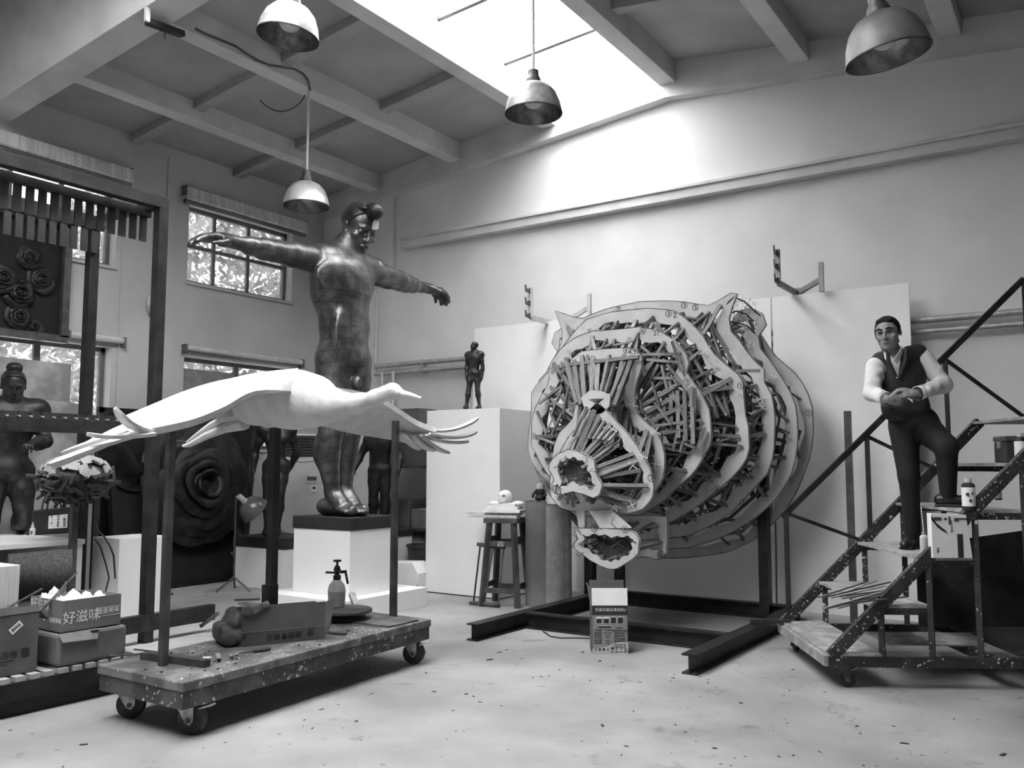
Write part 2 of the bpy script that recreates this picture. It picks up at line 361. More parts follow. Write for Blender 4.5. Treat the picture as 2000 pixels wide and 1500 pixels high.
for i in range(5):
    y0 = -1.2+i*1.375; MB().bar((-5.7, min(y0, GY0-.03), 6.4), (-2.3, min(y0, GY0-.03), 6.4), .05, .06).build('glazing_bar', FRAMEM, sf)

# windows of the left wall
def window(n, y0, y1, z0, z1, cols, rows, bar=.045, split=None):
    x = XL-.16
    f = MB(); e = .05
    f.span((x-.03, y0, z0), (x+.03, y0+e, z1)).span((x-.03, y1-e, z0), (x+.03, y1, z1)).span((x-.03, y0, z0), (x+.03, y1, z0+e)).span((x-.03, y0, z1-e), (x+.03, y1, z1))
    o = tag(f.build('window_%d' % n, FRAMEM), kind='structure')
    ysx = [y0+e/2+(y1-y0-e)*i/cols for i in range(cols+1)] if not split else split
    zs = [z0+e/2+(z1-z0-e)*i/rows for i in range(rows+1)]
    for y in ysx[1:-1]: MB().span((x-.02, y-bar/2, z0+e), (x+.02, y+bar/2, z1-e)).build('glazing_bar', FRAMEM, o)
    for z in zs[1:-1]: MB().span((x-.021, y0+e, z-bar/2), (x+.021, y1-e, z+bar/2)).build('glazing_bar', FRAMEM, o)
    for a, b in zip(ysx[:-1], ysx[1:]):
        for c, d in zip(zs[:-1], zs[1:]):
            MB().span((x-.004, a+.02, c+.02), (x+.004, b-.02, d-.02)).build('pane', PANE, o)
    MB().span((XL-.12, y0-.02, z0-.035), (XL+.03, y1+.02, z0)).build('window_sill', PLASTER_L, o)
    return o
for n, (y0, y1, z0, z1) in enumerate(WIN):
    if n < 2: window(n+1, y0, y1, z0, z1, 4 if n == 0 else 3, 2, split=None if n == 0 else [6.85, 7.33, 7.89, 8.53])
    else: window(n+1, y0, y1, z0, z1, 3 if n == 2 else 2, 1, bar=.07)
# pilaster lines between the windows
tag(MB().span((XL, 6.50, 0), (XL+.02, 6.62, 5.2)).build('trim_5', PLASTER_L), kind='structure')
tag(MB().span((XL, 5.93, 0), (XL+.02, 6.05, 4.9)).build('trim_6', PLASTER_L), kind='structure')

# ================================================================ modelled bodies: smooth unions of tapered limbs
import openvdb as vdb
def cone(a, b, r1, r2=None, k=.03): return ('c', np.array(a, float), np.array(b, float), r1, r1 if r2 is None else r2, k)
def ell(c, r, R=None, k=.03, sub=False): return ('s' if sub else 'e', np.array(c, float), np.array(r, float), None if R is None else np.array(R, float), None, k)
def sdf_mesh(name, prims, vox, adapt=0.0):
    lo = np.full(3, 1e9); hi = -lo
    for p in prims:
        if p[0] == 'c':
            for q, r in ((p[1], p[3]), (p[2], p[4])): lo = np.minimum(lo, q-r); hi = np.maximum(hi, q+r)
        elif p[0] == 'e': r = max(p[2]); lo = np.minimum(lo, p[1]-r); hi = np.maximum(hi, p[1]+r)
    lo -= 4*vox; hi += 4*vox
    n = np.ceil((hi-lo)/vox).astype(int)+1
    A = np.full(n, 1.0, np.float32)
    for p in prims:
        if p[0] == 'c': rr = max(p[3], p[4]); a = np.minimum(p[1], p[2])-rr; b = np.maximum(p[1], p[2])+rr
        else: rr = max(p[2]); a = p[1]-rr; b = p[1]+rr
        pad = p[5]*1.5+3*vox
        i0 = np.maximum(((a-pad-lo)/vox).astype(int), 0); i1 = np.minimum(((b+pad-lo)/vox).astype(int)+2, n)
        if (i1 <= i0).any(): continue
        g = np.stack(np.meshgrid(*[np.arange(i0[k], i1[k])*vox+lo[k] for k in range(3)], indexing='ij'), -1)
        if p[0] == 'c':
            d = p[2]-p[1]; L = d@d
            t = np.clip(((g-p[1])@d)/max(L, 1e-12), 0, 1)
            D = np.linalg.norm(g-p[1]-t[..., None]*d, axis=-1)-(p[3]+(p[4]-p[3])*t)
        else:
            q = g-p[1]
            if p[3] is not None: q = q@p[3]
            k0 = np.linalg.norm(q/p[2], axis=-1); k1 = np.linalg.norm(q/(p[2]**2), axis=-1); D = k0*(k0-1)/np.maximum(k1, 1e-9)
            D = np.where(k0 < 1e-6, -min(p[2]), D)
        sl = tuple(slice(i0[k], i1[k]) for k in range(3)); B = A[sl]; k = max(p[5], 1e-6)
        if p[0] == 's':
            D = -D; h = np.clip(.5-.5*(B-D)/k, 0, 1); A[sl] = B*(1-h)+D*h+k*h*(1-h)
        else:
            h = np.clip(.5+.5*(B-D)/k, 0, 1); A[sl] = B*(1-h)+D*h-k*h*(1-h)
    gr = vdb.FloatGrid(1.0); gr.copyFromArray(A)
    P, T, Q = gr.convertToPolygons(0.0, adapt)
    P = P*vox+lo
    me = bpy.data.meshes.new(name); F = [tuple(int(i) for i in f[::-1]) for f in Q]+[tuple(int(i) for i in f[::-1]) for f in T]
    me.from_pydata([tuple(map(float, p)) for p in P], [], F); fix_mesh(me)
    return me
def sdf_obj(name, prims, vox, mat_, parent, adapt=0.0):
    me = sdf_mesh(name, prims, vox, adapt)
    if parent is not None: me.transform(WM[parent.name].inverted())
    return link(name, me, mat_, parent, smooth=True)
def rotm(fwd, up=(0, 0, 1)):
    f = V(fwd).normalized(); u = V(up); l = u.cross(f).normalized(); u = f.cross(l)
    return np.array([[f.x, l.x, u.x], [f.y, l.y, u.y], [f.z, l.z, u.z]])     # columns: forward, left, up

def head_prims(c, R, h, k=None, male=True, ears=True):
    """head of height h (chin to crown), centre c, columns of R = forward, left, up"""
    c = np.array(c, float); k = k or h*.05
    P = lambda f, l, u: c+R@np.array([f, l, u])*h
    pr = [ell(P(-.06, 0, .13), (h*.40, h*.325, h*.36), R, k), ell(P(.08, 0, -.10), (h*.28, h*.27, h*.34), R, k*2),
          ell(P(.17, 0, -.33), (h*.16, h*.19, h*.13), R, k*2), ell(P(.25, 0, -.39), (h*.085, h*.1, h*.07), R, k),
          cone(P(.32, -.13, .105), P(.32, .13, .105), h*.045, h*.045, k)]
    for s in (-1, 1):
        pr.append(ell(P(.335, s*.135, .02), (h*.09, h*.095, h*.055), R, k*.5, sub=True))
        pr.append(ell(P(.27, s*.135, .018), (h*.075, h*.075, h*.05), R, k*.2))
        pr.append(cone(P(.345, s*.06, .085), P(.29, s*.22, .10), h*.028, h*.02, k*.5))
        pr.append(ell(P(.22, s*.2, -.1), (h*.1, h*.08, h*.09), R, k))
        pr.append(cone(P(-.02, s*.2, -.24), P(.18, s*.1, -.37), h*.075, h*.075, k))
    pr += [cone(P(.36, 0, .06), P(.43, 0, -.115), h*.03, h*.045, k*.6), ell(P(.42, 0, -.13), (h*.06, h*.055, h*.04), R, k*.4)]
    pr += [ell(P(.385, s*.05, -.14), (h*.045, h*.035, h*.03), R, k*.3) for s in (-1, 1)]
    pr += [cone(P(.37, -.085, -.245), P(.385, 0, -.228), h*.018, h*.024, k*.3), cone(P(.37, .085, -.245), P(.385, 0, -.228), h*.018, h*.024, k*.3),
           cone(P(.365, -.065, -.275), P(.372, .065, -.275), h*.026, h*.026, k*.3)]
    if ears:
        for s in (-1, 1):
            pr += [ell(P(-.03, s*.335, .0), (h*.075, h*.035, h*.12), R, k*.3), ell(P(0, s*.365, .0), (h*.045, h*.02, h*.08), R, k*.2, sub=True)]
    return pr
def hand_prims(w, d, n, thumb, L, curl=(.25, .3, .3, .3), spread=.12, tcurl=.3, rf=.044, k=None):
    """hand of length L from wrist w; d along the fingers, n out of the back of the hand, thumb = side of the thumb"""
    w = V(w); d = V(d).normalized(); n = V(n); n = (n-d*n.dot(d)).normalized(); s = d.cross(n)
    if s.dot(V(thumb)) < 0: s = -s
    k = k or L*.035; pr = []
    R = np.array([[d.x, s.x, n.x], [d.y, s.y, n.y], [d.z, s.z, n.z]])
    pr.append(ell(w+d*L*.27, (L*.30, L*.215, L*.085), R, k*1.6)); pr.append(cone(w-d*L*.05, w+d*L*.15, L*.125, L*.14, k*1.5))
    pr.append(cone(w+d*L*.44+s*L*.14, w+d*L*.42-s*L*.15, L*.065, L*.058, k*1.5))
    ln = (.44, .50, .46, .36)
    for i in range(4):
        o = .155-.105*i; base = w+d*L*(.46-.02*abs(i-1.2))+s*L*o
        a = curl[i]; dirr = (d+s*(spread*(1.3-i)*.5)).normalized(); p = base; r = L*rf*(1.0 if i < 3 else .86)
        pr.append(cone(w+d*L*.2+s*L*o*.8, base, L*.05, r*1.05, k))
        for j, f in enumerate((.45, .31, .24)):
            ang = a*(j*.9+.6); q = p+(dirr*math.cos(ang)-n*math.sin(ang))*L*ln[i]*f
            pr.append(cone(p, q, r*(1-.1*j), r*(.92-.1*j), k*.35)); p = q
    t0 = w+d*L*.12+s*L*.13-n*L*.02; t1 = w+d*L*.30+s*L*.30-n*L*.07*(1+tcurl)
    t2 = t1+(d*.9+s*(.5-tcurl)-n*.35*tcurl*2).normalized()*L*.18; t3 = t2+(d-s*tcurl*.6-n*.5*tcurl).normalized()*L*.14
    pr += [cone(t0, t1, L*.075, L*.055, k*1.5), cone(t1, t2, L*.052, L*.046, k*.5), cone(t2, t3, L*.046, L*.036, k*.5)]
    return pr
def body_prims(J, h, female=False, k=None, heavy=1.0, hands=True, feet=True):
    """whole figure from joint positions J (world points) for a body of height h"""
    k = k or h*.018; m = heavy; g = {a: np.array(b, float) for a, b in J.items()}
    F = np.array(V(J['fwd']).normalized()); pr = []
    T = rotm(J['fwd'])
    sh = (g['shR']+g['shL'])/2
    cw = .098*h*m*(.84 if female else 1)
    pr.append(ell(g['chest'], (.070*h*m, cw, .105*h), T, k*1.5))
    pr.append(ell(g['waist'], (.056*h*m, .078*h*m*(.85 if female else 1), .09*h), T, k*2.5))
    pr.append(ell(g['hip'], (.068*h*m, .09*h*m*(1.06 if female else 1), .07*h), T, k*2))
    pr.append(cone(g['shR'], g['shL'], .040*h*m, .040*h*m, k*2)); pr.append(cone(sh, g['neck'], .05*h, .034*h, k*2))
    pr.append(ell(g['chest']*.45+sh*.55, (.062*h*m, .112*h*m*(.86 if female else 1), .075*h), T, k*2))
    for s in 'RL': pr.append(cone(g['sh'+s]+np.array([0, 0, .006*h]), g['neck'], .034*h*m, .03*h, k*2)); pr.append(cone(g['sh'+s], g['waist']*.4+g['chest']*.6, .05*h*m, .045*h*m, k*2)); pr.append(cone(g['neck'], g['head'], .034*h, .032*h, k))
    for s in 'RL':
        sd = (g['sh'+s]-sh); 
        pr.append(ell(g['chest']+sd*.5+F*.042*h*m+np.array([0, 0, .02*h if not female else -.005*h]), (.024*h*m, .052*h*m, .042*h) if not female else (.042*h, .042*h, .042*h), T, k*1.3))
        pr.append(ell(g['sh'+s], (.043*h*m, .043*h*m, .043*h*m), None, k*1.5))
        a, e, w = g['sh'+s], g['el'+s], g['wr'+s]
        pr += [cone(a, e, .036*h*m, .027*h*m, k), ell(a+(e-a)*.5, (.037*h*m,)*3, None, k), cone(e, e+(w-e)*.35, .028*h*m, .03*h*m, k), cone(e+(w-e)*.35, w, .03*h*m, .018*h*m, k)]
        if hands:
            hd = V(J.get('hd'+s, tuple(w-e))).normalized()
            pr += hand_prims(w, hd, J.get('hn'+s, (0, 0, 1)), J.get('ht'+s, tuple(F)), .105*h*m, J.get('cu'+s, (.3, .35, .4, .45)), k=k*.35, rf=.047)
        p, q, r = g['hp'+s], g['kn'+s], g['an'+s]
        pr += [cone(p, p+(q-p)*.4, .056*h*m, .05*h*m, k*1.2), cone(p+(q-p)*.4, q, .05*h*m, .036*h*m, k), cone(q, q+(r-q)*.3, .036*h*m, .04*h*m, k), cone(q+(r-q)*.3, r, .039*h*m, .021*h*m, k),
               ell(q+(r-q)*.28-F*.012*h, (.036*h*m, .036*h*m, .07*h), None, k), ell(p-F*.03*h+np.array([0, 0, .01*h]), (.05*h*m, .052*h*m, .055*h), T, k*1.5)]
        if feet:
            f = np.array(V(J.get('ft'+s, J['fwd'])).normalized()); ho = r-np.array([0, 0, .02*h]); sid = np.array([-f[1], f[0], 0])
            ft = np.array([r[0], r[1], r[2]-.03*h])
            pr += [ell(ft-f*.018*h, (.026*h, .026*h, .026*h), None, k), cone(r, ft+f*.05*h, .024*h, .026*h, k), cone(ft, ft+f*.075*h, .03*h, .024*h, k)]
            big = 1 if s == 'R' else -1
            for t in range(5):
                o = (.022-.011*t)*h*big; b = ft+f*(.075-.006*t)*h+sid*o-np.array([0, 0, .008*h]); pr.append(cone(b, b+f*(.026-.002*t)*h-np.array([0, 0, .004*h]), .0095*h*(1.25 if t == 0 else 1), .008*h*(1.25 if t == 0 else 1), k*.3))
    return pr

BRONZE = tiled('patched_bronze', .115, .015, 8.5, 8.5, .38, .8, .28)
HAIRB = mat('lacquered_hair', .02, .4, metal=.2, var=.4, scale=30, stretch=(1, 6, 1), bump=.3, bscale=30)
DARKBR = mat('dark_bronze', .03, .42, metal=.4, var=.4, scale=10, bump=.08)

# ---- plinth and platform of the large figure
pl = thing('display_plinth', 'white plinth with black top slab carrying the huge arms-out nude statue', 'plinth', (-6.25, 6.4, 0))
MB().span((-6.82, 5.87, 0), (-5.72, 7.04, .19)).build('base_step', WHITE, pl, bev=.004)
MB().span((-6.62, 6.09, .19), (-5.87, 6.73, .80)).build('body', WHITE, pl, bev=.004)
MB().span((-6.63, 6.08, .80), (-5.86, 6.74, .915)).build('top_slab', BLACK, pl, bev=.004)

# ---- large standing figure
def big_statue():
    X0 = -6.27
    S = lambda x, y, dx=0: at(x, y, X=X0+dx)
    t = thing('nude_statue', 'huge dark patched-metal nude male statue with outstretched arms on white plinth', 'statue', (-6.25, 6.4, .915))
    h = 3.05; k = .05; F = np.array([1, 0, 0]); T = rotm((1, 0, 0)); pr = []
    E = lambda x, y, r, kk=k, dx=0: pr.append(ell(S(x, y, dx), r, T, kk))
    E(666, 566, (.245, .36, .36), k*2); E(668, 532, (.23, .43, .22), k*1.5); E(673, 640, (.215, .29, .30), k*2); E(671, 705, (.25, .315, .26), k*2)
    # pectorals, ribs, belly, buttocks
    E(648, 540, (.06, .20, .13), .14, .14); E(690, 552, (.06, .19, .13), .14, .14); E(676, 650, (.06, .16, .24), .1, .16)
    E(664, 725, (.16, .15, .18), .08, -.12); E(690, 730, (.16, .15, .18), .08, -.12)
    pr.append(cone(S(628, 500), S(728, 524), .115, .12, k*2)); pr.append(cone(S(674, 508), S(684, 468, .04), .135, .115, k*1.6))
    pr.append(cone(S(640, 500), S(676, 480), .10, .10, k*1.5)); pr.append(cone(S(712, 518), S(690, 490), .09, .09, k*1.5))
    # right arm (towards the room), left arm (towards the far wall)
    ra = [(604, 505, .135), (570, 497, .118), (535, 490, .10), (515, 486, .098), (488, 480, .080), (462, 474, .055), (450, 471, .050)]
    for a, b in zip(ra[:-1], ra[1:]): pr.append(cone(S(a[0], a[1]), S(b[0], b[1]), a[2], b[2], .03))
    la = [(732, 533, .135), (757, 542, .118), (780, 549, .105), (792, 553, .10), (806, 557, .082), (822, 561, .055), (829, 562, .052)]
    for a, b in zip(la[:-1], la[1:]): pr.append(cone(S(a[0], a[1]), S(b[0], b[1]), a[2], b[2], .03))
    w = S(448, 470); d = S(412, 464)-w; pr += hand_prims(w, d, (0, .25, 1), (1, 0, -.5), .46, (.26, .30, .34, .38), .05, .35, k=.02, rf=.072)
    w = S(831, 562); d = S(858, 570)-w; pr += hand_prims(w, d, (0, -.2, 1), (1, 0, -.5), .44, (.5, .55, .6, .65), .05, .35, k=.02, rf=.072)
    # legs
    for (hx, hy, kx, ky, cx, cy, ax, ay) in ((652, 735, 646, 848, 640, 885, 650, 962), (690, 742, 680, 850, 674, 885, 672, 958)):
        H, K, Cc, A = S(hx, hy), S(kx, ky, .03), S(cx, cy, -.03), S(ax, ay, -.03)
        mid = (H+K)/2
        pr += [cone(H, mid, .185, .165, k), cone(mid, K, .165, .115, k), cone(K, Cc, .118, .128, .03), cone(Cc, A, .125, .072, .03), ell(Cc+V((-.045, 0, .04)), (.11, .11, .2), None, .04),
               ell(K+V((.06, 0, 0)), (.07, .08, .09), None, .03)]
        z = .915
        foot = V((A.x, A.y, z+.014)); pr += [ell(foot+V((-.09, 0, .075)), (.10, .085, .085), None, .03), cone(A, foot+V((.12, 0, .10)), .08, .08, .04), cone(foot+V((-.05, 0, .07)), foot+V((.26, 0, .045)), .078, .058, .03)]
        sgn = 1 if hx < 670 else -1
        for i in range(5):
            b = foot+V((.29-.022*i, sgn*(.062-.032*i), .042)); r = .031 if i == 0 else .0225
            pr.append(cone(b-V((.06, 0, -.012)), b, r, r, .02)); pr.append(cone(b, b+V((.065-.006*i, 0, -.012)), r, r*.9, .012))
    E(696, 748, (.055, .04, .075), .03, .24)
    # head bowed forward
    c = S(702, 448, .10); R = rotm(V((.86, -.18, -.46)), (0.2, 0, 1))
    hp = head_prims(c, R, .50, k=.02)
    pr += hp; pr.append(cone(S(676, 490), c+V((-.06, 0, -.06)), .125, .12, .05))
    sdf_obj('body', pr, .014, BRONZE, t)
    P = lambda f, l, u: c+V(R@np.array([f, l, u])*.5)
    hair = [ell(P(-.09, 0, .17), (.213, .178, .185), R, .02), ell(P(.42, 0, .02), (.20, .3, .20), R, .01, sub=True),
            ell(P(.22, 0, -.36), (.28, .4, .2), R, .01, sub=True)]
    for i in range(7): hair.append(cone(P(-.30+.03*abs(i-3), -.2+.066*i, .44-.02*abs(i-3)), P(.20, -.19+.062*i, .455), .022, .02, .008))
    hb = sdf_obj('hair', hair, .009, HAIRB, t)
    q = P(.27, .02, .47)
    sdf_obj('top_knot', [ell(q, (.10, .085, .085), R, .02), cone(P(.24, .02, .28), q, .055, .06, .02), cone(P(.10, 0, .47), q, .05, .05, .02)], .009, HAIRB, t)
    # raw patch where a piece of the forehead is missing
    MB().prism([P(.315, .02, .34), P(.315, .13, .32), P(.375, .13, .16), P(.375, .02, .13)], V(R@np.array([.03, 0, 0]))).build('forehead_patch', mat('pale_patch', .5, .6), t)
    return t
big_statue()

# ---- life-size dark figures
def stand(t_name, label, loc, fwd, h, J_off, female=False, vox=.012, hair=None, m=None, heavy=1.0, lookd=None, group=None, headtilt=-.25, headscale=1.0):
    """upright figure at loc facing fwd; J_off overrides joints in (forward, left, up) fractions of h"""
    t = thing(t_name, label, 'statue', loc, group=group); R = rotm(fwd); o = np.array(loc, float)+np.array([0, 0, .013*h])
    D = dict(head=(.015, 0, .925), neck=(.0, 0, .86), chest=(0, 0, .735), waist=(0, 0, .625), hip=(0, 0, .53), shR=(0, -.100, .800), shL=(0, .100, .800),
             elR=(-.01, -.135, .63), elL=(-.01, .135, .63), wrR=(.03, -.14, .485), wrL=(.03, .14, .485), hpR=(0, -.05, .51), hpL=(0, .05, .51),
             knR=(.01, -.055, .275), knL=(.01, .055, .275), anR=(-.01, -.055, .045), anL=(-.01, .055, .045))
    D.update({a: b for a, b in J_off.items() if a in D})
    J = {a: tuple(o+R@np.array(b)*h) for a, b in D.items()}; J['fwd'] = fwd
    for s in 'RL':
        for pre in ('hd', 'hn', 'ht'):
            if pre+s in J_off: J[pre+s] = tuple(R@np.array(J_off[pre+s]))
        if 'cu'+s in J_off: J['cu'+s] = J_off['cu'+s]
        if 'hn'+s not in J: J['hn'+s] = tuple(R@np.array((0, -1 if s == 'R' else 1, 0)))
    lf = V(fwd).normalized() if lookd is None else V(lookd).normalized()
    HR = rotm(V((lf.x, lf.y, headtilt)))
    hh = .135*h*headscale; hc = np.array(J['head'])
    pr = body_prims(J, h, female, heavy=heavy)+head_prims(hc, HR, hh, k=hh*.06)
    sdf_obj('body', pr, vox, m or DARKBR, t)
    P = lambda f, l, u: hc+HR@np.array([f, l, u])*hh
    hp = [ell(P(-.09, 0, .17), (hh*.43, hh*.36, hh*.37), HR, hh*.04), ell(P(.34, 0, -.02), (hh*.34, hh*.6, hh*.42), HR, hh*.02, sub=True), ell(P(0, 0, -.42), (hh*.7, hh*.7, hh*.3), HR, hh*.02, sub=True)]
    if hair == 'bun': hp += [ell(P(-.12, .0, .58), (hh*.2, hh*.24, hh*.17), HR, hh*.05), cone(P(-.05, 0, .42), P(-.12, 0, .58), hh*.14, hh*.12, hh*.05)]
    sdf_obj('hair', hp, vox*.7, HAIRB if m is None else m, t)
    return t

DN = -.225
stand('topknot_statue', 'dark kneeling nude statue with topknot behind the steel rack, fist held forward', (-8.24, 4.16, .79), (.93, -.36, 0), 1.86,
      dict(head=(.03, 0, .925+DN), neck=(.0, 0, .855+DN), chest=(0, 0, .735+DN), waist=(0, 0, .625+DN), hip=(0, 0, .53+DN), shR=(0, -.112, .81+DN), shL=(0, .112, .81+DN),
           elL=(.05, .15, .66+DN), wrL=(.20, .06, .635+DN), hdL=(1, -.1, .05), hnL=(0, .3, 1), cuL=(1.2, 1.2, 1.2, 1.2), elR=(-.03, -.16, .64+DN), wrR=(.08, -.16, .54+DN),
           hpR=(0, -.055, .51+DN), hpL=(0, .055, .51+DN), knR=(.06, -.07, .05), knL=(.06, .07, .05), anR=(-.17, -.07, .045), anL=(-.17, .07, .045)), vox=.011, hair='bun', heavy=1.1, headtilt=-.35, headscale=1.15)
st = stand('woman_statue', 'dark slender nude woman statue on low plinth before the air conditioner', (-8.2, 7.24, .58), (.62, -.78, 0), 1.53,
      dict(elR=(-.05, -.17, .64), wrR=(-.02, -.175, .49), elL=(-.05, .15, .64), wrL=(-.1, .1, .52), knL=(.05, .04, .275), anL=(.06, .03, .045)), female=True, vox=.011)
stand('striding_statue', 'dark muscular nude statue in shadow behind the large figure, beside stacked boxes', (-7.42, 8.2, .62), (.35, -.94, 0), 1.36,
      dict(elR=(.0, -.19, .66), wrR=(.08, -.2, .55), cuR=(1, 1, 1, 1), elL=(-.02, .18, .66), wrL=(.05, .2, .53)), vox=.012, heavy=1.15)
p2_ = thing('display_plinth', 'low white plinth with black slab under the dark woman statue', 'plinth', (-8.15, 7.3, 0))
MB().span((-8.6, 6.98, 0), (-7.75, 7.62, .46)).build('body', WHITE, p2_, bev=.004); MB().span((-8.61, 6.97, .46), (-7.74, 7.63, .58)).build('top_slab', BLACK, p2_, bev=.004)
p3_ = thing('display_plinth', 'white plinth half hidden behind the large statue, under the shadowed figure', 'plinth', (-7.42, 8.2, 0))
MB().span((-7.71, 7.9, 0), (-7.15, 8.5, .55)).build('body', WHITE, p3_, bev=.004); MB().span((-7.72, 7.89, .55), (-7.14, 8.51, .62)).build('top_slab', BLACK, p3_, bev=.004)

# ---- tall pedestal with the statuette
pd = thing('tall_pedestal', 'tall white box pedestal beneath the small bronze man by the wall', 'plinth', (-5.9, 8.2, 0))
pa = at(832.5, 1156, z=0); pb = at(955, 1176, z=0)
PX0, PX1, PY0 = -6.36, -5.36, 7.80
MB().span((PX0, PY0, .012), (PX1, 8.62, 2.02)).build('body', WHITE, pd, bev=.003); MB().span((PX0+.01, PY0+.01, 0), (PX1-.01, 8.61, .012)).build('plinth_gap', BLACK, pd)
stand('small_statuette', 'small dark bronze statuette of a standing nude man on the tall white pedestal', (-5.88, 8.05, 2.032), (.25, -.97, 0), .76,
      dict(elR=(-.02, -.125, .645), wrR=(.02, -.122, .5), elL=(-.02, .125, .64), wrL=(.0, .125, .48), anR=(.06, -.1, .045), knR=(.04, -.075, .275), ftR=(1, -.3, 0), anL=(-.03, .07, .045)), vox=.0055, lookd=(-.5, -.87, 0), headtilt=-.05)
MB().span((-6.02, 7.93, 2.021), (-5.74, 8.15, 2.033)).build('statuette_base', BLACK, None, bev=.002)
tag(bpy.data.objects['statuette_base'], 'thin black base plate under the small bronze man', 'base plate')

# ================================================================ crane in flight
CRM = mat('white_plaster_crane', .56, .65, var=.06, scale=9, bump=.5, bscale=22, v2=.60)
def crane():
    t = thing('crane_sculpture', 'white plaster crane flying with spread wings on steel posts', 'sculpture', (-4.6, 4.1, 1.64))
    YC = 4.1
    B = lambda x, y, Y=YC: at(x, y, Y=Y)
    pr = []
    ch = [(470, 797, .06), (495, 789, .14), (535, 784, .175), (575, 782, .185), (612, 786, .155), (645, 790, .105), (672, 790, .07), (700, 787, .052), (735, 776, .042), (752, 770, .043)]
    for a, b in zip(ch[:-1], ch[1:]): pr.append(cone(B(a[0], a[1]), B(b[0], b[1]), a[2], b[2], .05))
    pr.append(ell(B(565, 768), (.34, .19, .13), None, .08))
    pr.append(cone(B(752, 768), B(768, 764), .046, .05, .02)); pr.append(cone(B(766, 764), B(782, 768), .048, .03, .02))
    body = sdf_obj('body', pr, .012, CRM, t)
    bk = MB(); a, b = B(778, 768), B(824, 778); bk.tube([a, (a+b)/2+V((0, 0, .004)), b], [.026, .018, .007], 8); bk.build('beak', CRM, t, smooth=True)
    # trailing legs with joint, and toe wires
    for pts in ([(472, 812), (440, 818), (415, 830), (385, 851), (366, 864)], [(478, 826), (440, 836), (405, 850), (372, 868), (358, 871)]):
        MB().tube([B(*p) for p in pts], [.05, .035, .03, .021, .012], 8).build('leg', CRM, t, smooth=True)
    for pts in ([(368, 863), (345, 860)], [(360, 870), (340, 871)]):
        MB().tube([B(*p) for p in pts], .004, 5).build('toe_wire', GREYST, t)
    MB().sheet([[B(486, 782), B(492, 790), B(497, 802)], [B(440, 796), B(446, 800), B(452, 806)], [B(398, 815), B(401, 818), B(404, 819)]], .03).build('tail', CRM, t, smooth=True)
    # wings: cambered slabs along Y, root at the back, drooping to the tips
    def wing(le, te, n=14, th=.045, bulge=.05):
        g = []
        for i in range(len(le)):
            a, b = V(le[i]), V(te[i]); row = []
            for j in range(9):
                u = j/8; p = a.lerp(b, u); p = p+V((0, 0, bulge*math.sin(math.pi*u)*(1-.6*i/len(le)))); row.append(p)
            g.append(row)
        # smooth along the span
        G = []
        for i in range(len(g)-1):
            for s in range(4):
                q = s/4; p0 = g[max(i-1, 0)]; p1 = g[i]; p2 = g[i+1]; p3 = g[min(i+2, len(g)-1)]
                G.append([(p1[j]*2+(p2[j]-p0[j])*q+(p0[j]*2-p1[j]*5+p2[j]*4-p3[j])*q*q+(p1[j]*3-p0[j]-p2[j]*3+p3[j])*q**3)*.5 for j in range(9)])
        G.append(g[-1]); return MB().sheet(G, th)
    # near wing (towards -Y), drooping to its tip; far wing (towards +Y)
    U = [(590, 735, 4.08), (500, 745, 3.85), (430, 757, 3.62), (370, 775, 3.42), (310, 800, 3.22), (245, 828, 3.02)]
    L = [(565, 766, 3.95), (492, 774, 3.62), (440, 806, 3.36), (385, 830, 3.18), (325, 845, 3.03), (255, 858, 2.88)]
    wing([at(x, y, Y=Y) for x, y, Y in L], [at(x, y, Y=Y) for x, y, Y in U]).build('near_wing', CRM, t, smooth=True)
    wing([at(x, y, Y=Y) for x, y, Y in [(548, 762, 3.95), (492, 772, 3.66), (446, 802, 3.42), (400, 822, 3.28)]], [at(x, y, Y=Y) for x, y, Y in [(505, 788, 4.08), (460, 790, 4.1), (425, 800, 4.08), (398, 818, 3.9)]], th=.02, bulge=.02).build('wing_covert', CRM, t, smooth=True)
    U = [(650, 768, 4.25), (700, 776, 4.5), (740, 785, 4.75), (775, 806, 5.0), (815, 832, 5.25), (850, 844, 5.4)]
    L = [(560, 835, 4.2), (620, 832, 4.45), (665, 842, 4.7), (705, 850, 4.95), (755, 858, 5.15), (795, 866, 5.3)]
    wing([at(x, y, Y=Y) for x, y, Y in L], [at(x, y, Y=Y) for x, y, Y in U]).build('far_wing', CRM, t, smooth=True)
    # flight feathers: curved tapering blades
    def feather(pts, w0, up=(0, 0, 1), th=.018):
        P = [V(p) for p in pts]; C = []
        for s in range(11):
            u = s/10; a = P[0].lerp(P[1], u); b = P[1].lerp(P[2], u); C.append(a.lerp(b, u))
        g = []
        for i, c in enumerate(C):
            d = (C[min(i+1, 10)]-C[max(i-1, 0)]).normalized(); sd = d.cross(V(up)).normalized(); u = i/10
            w = w0*(1-.25*u)*(1 if u < .85 else max(.25, 1-(u-.85)*5)); g.append([c-sd*w/2, c+V((0, 0, w*.12)), c+sd*w/2])
        MB().sheet(g, th).build('feather', CRM, t, smooth=True)
    # near tip feathers, then far tip feathers
    NF = [((268, 852, 2.92), (170, 880, 2.62), (97, 912, 2.40), .085), ((262, 848, 2.94), (175, 886, 2.66), (103, 917, 2.46), .05), ((258, 842, 2.96), (190, 862, 2.72), (122, 889, 2.56), .06),
          ((252, 838, 2.98), (205, 850, 2.80), (150, 882, 2.66), .06), ((248, 834, 3.0), (205, 852, 2.86), (165, 878, 2.74), .06),
          ((300, 852, 2.95), (215, 864, 2.70), (168, 851, 2.60), .055), ((292, 846, 2.95), (248, 842, 2.78), (222, 799, 2.70), .07)]
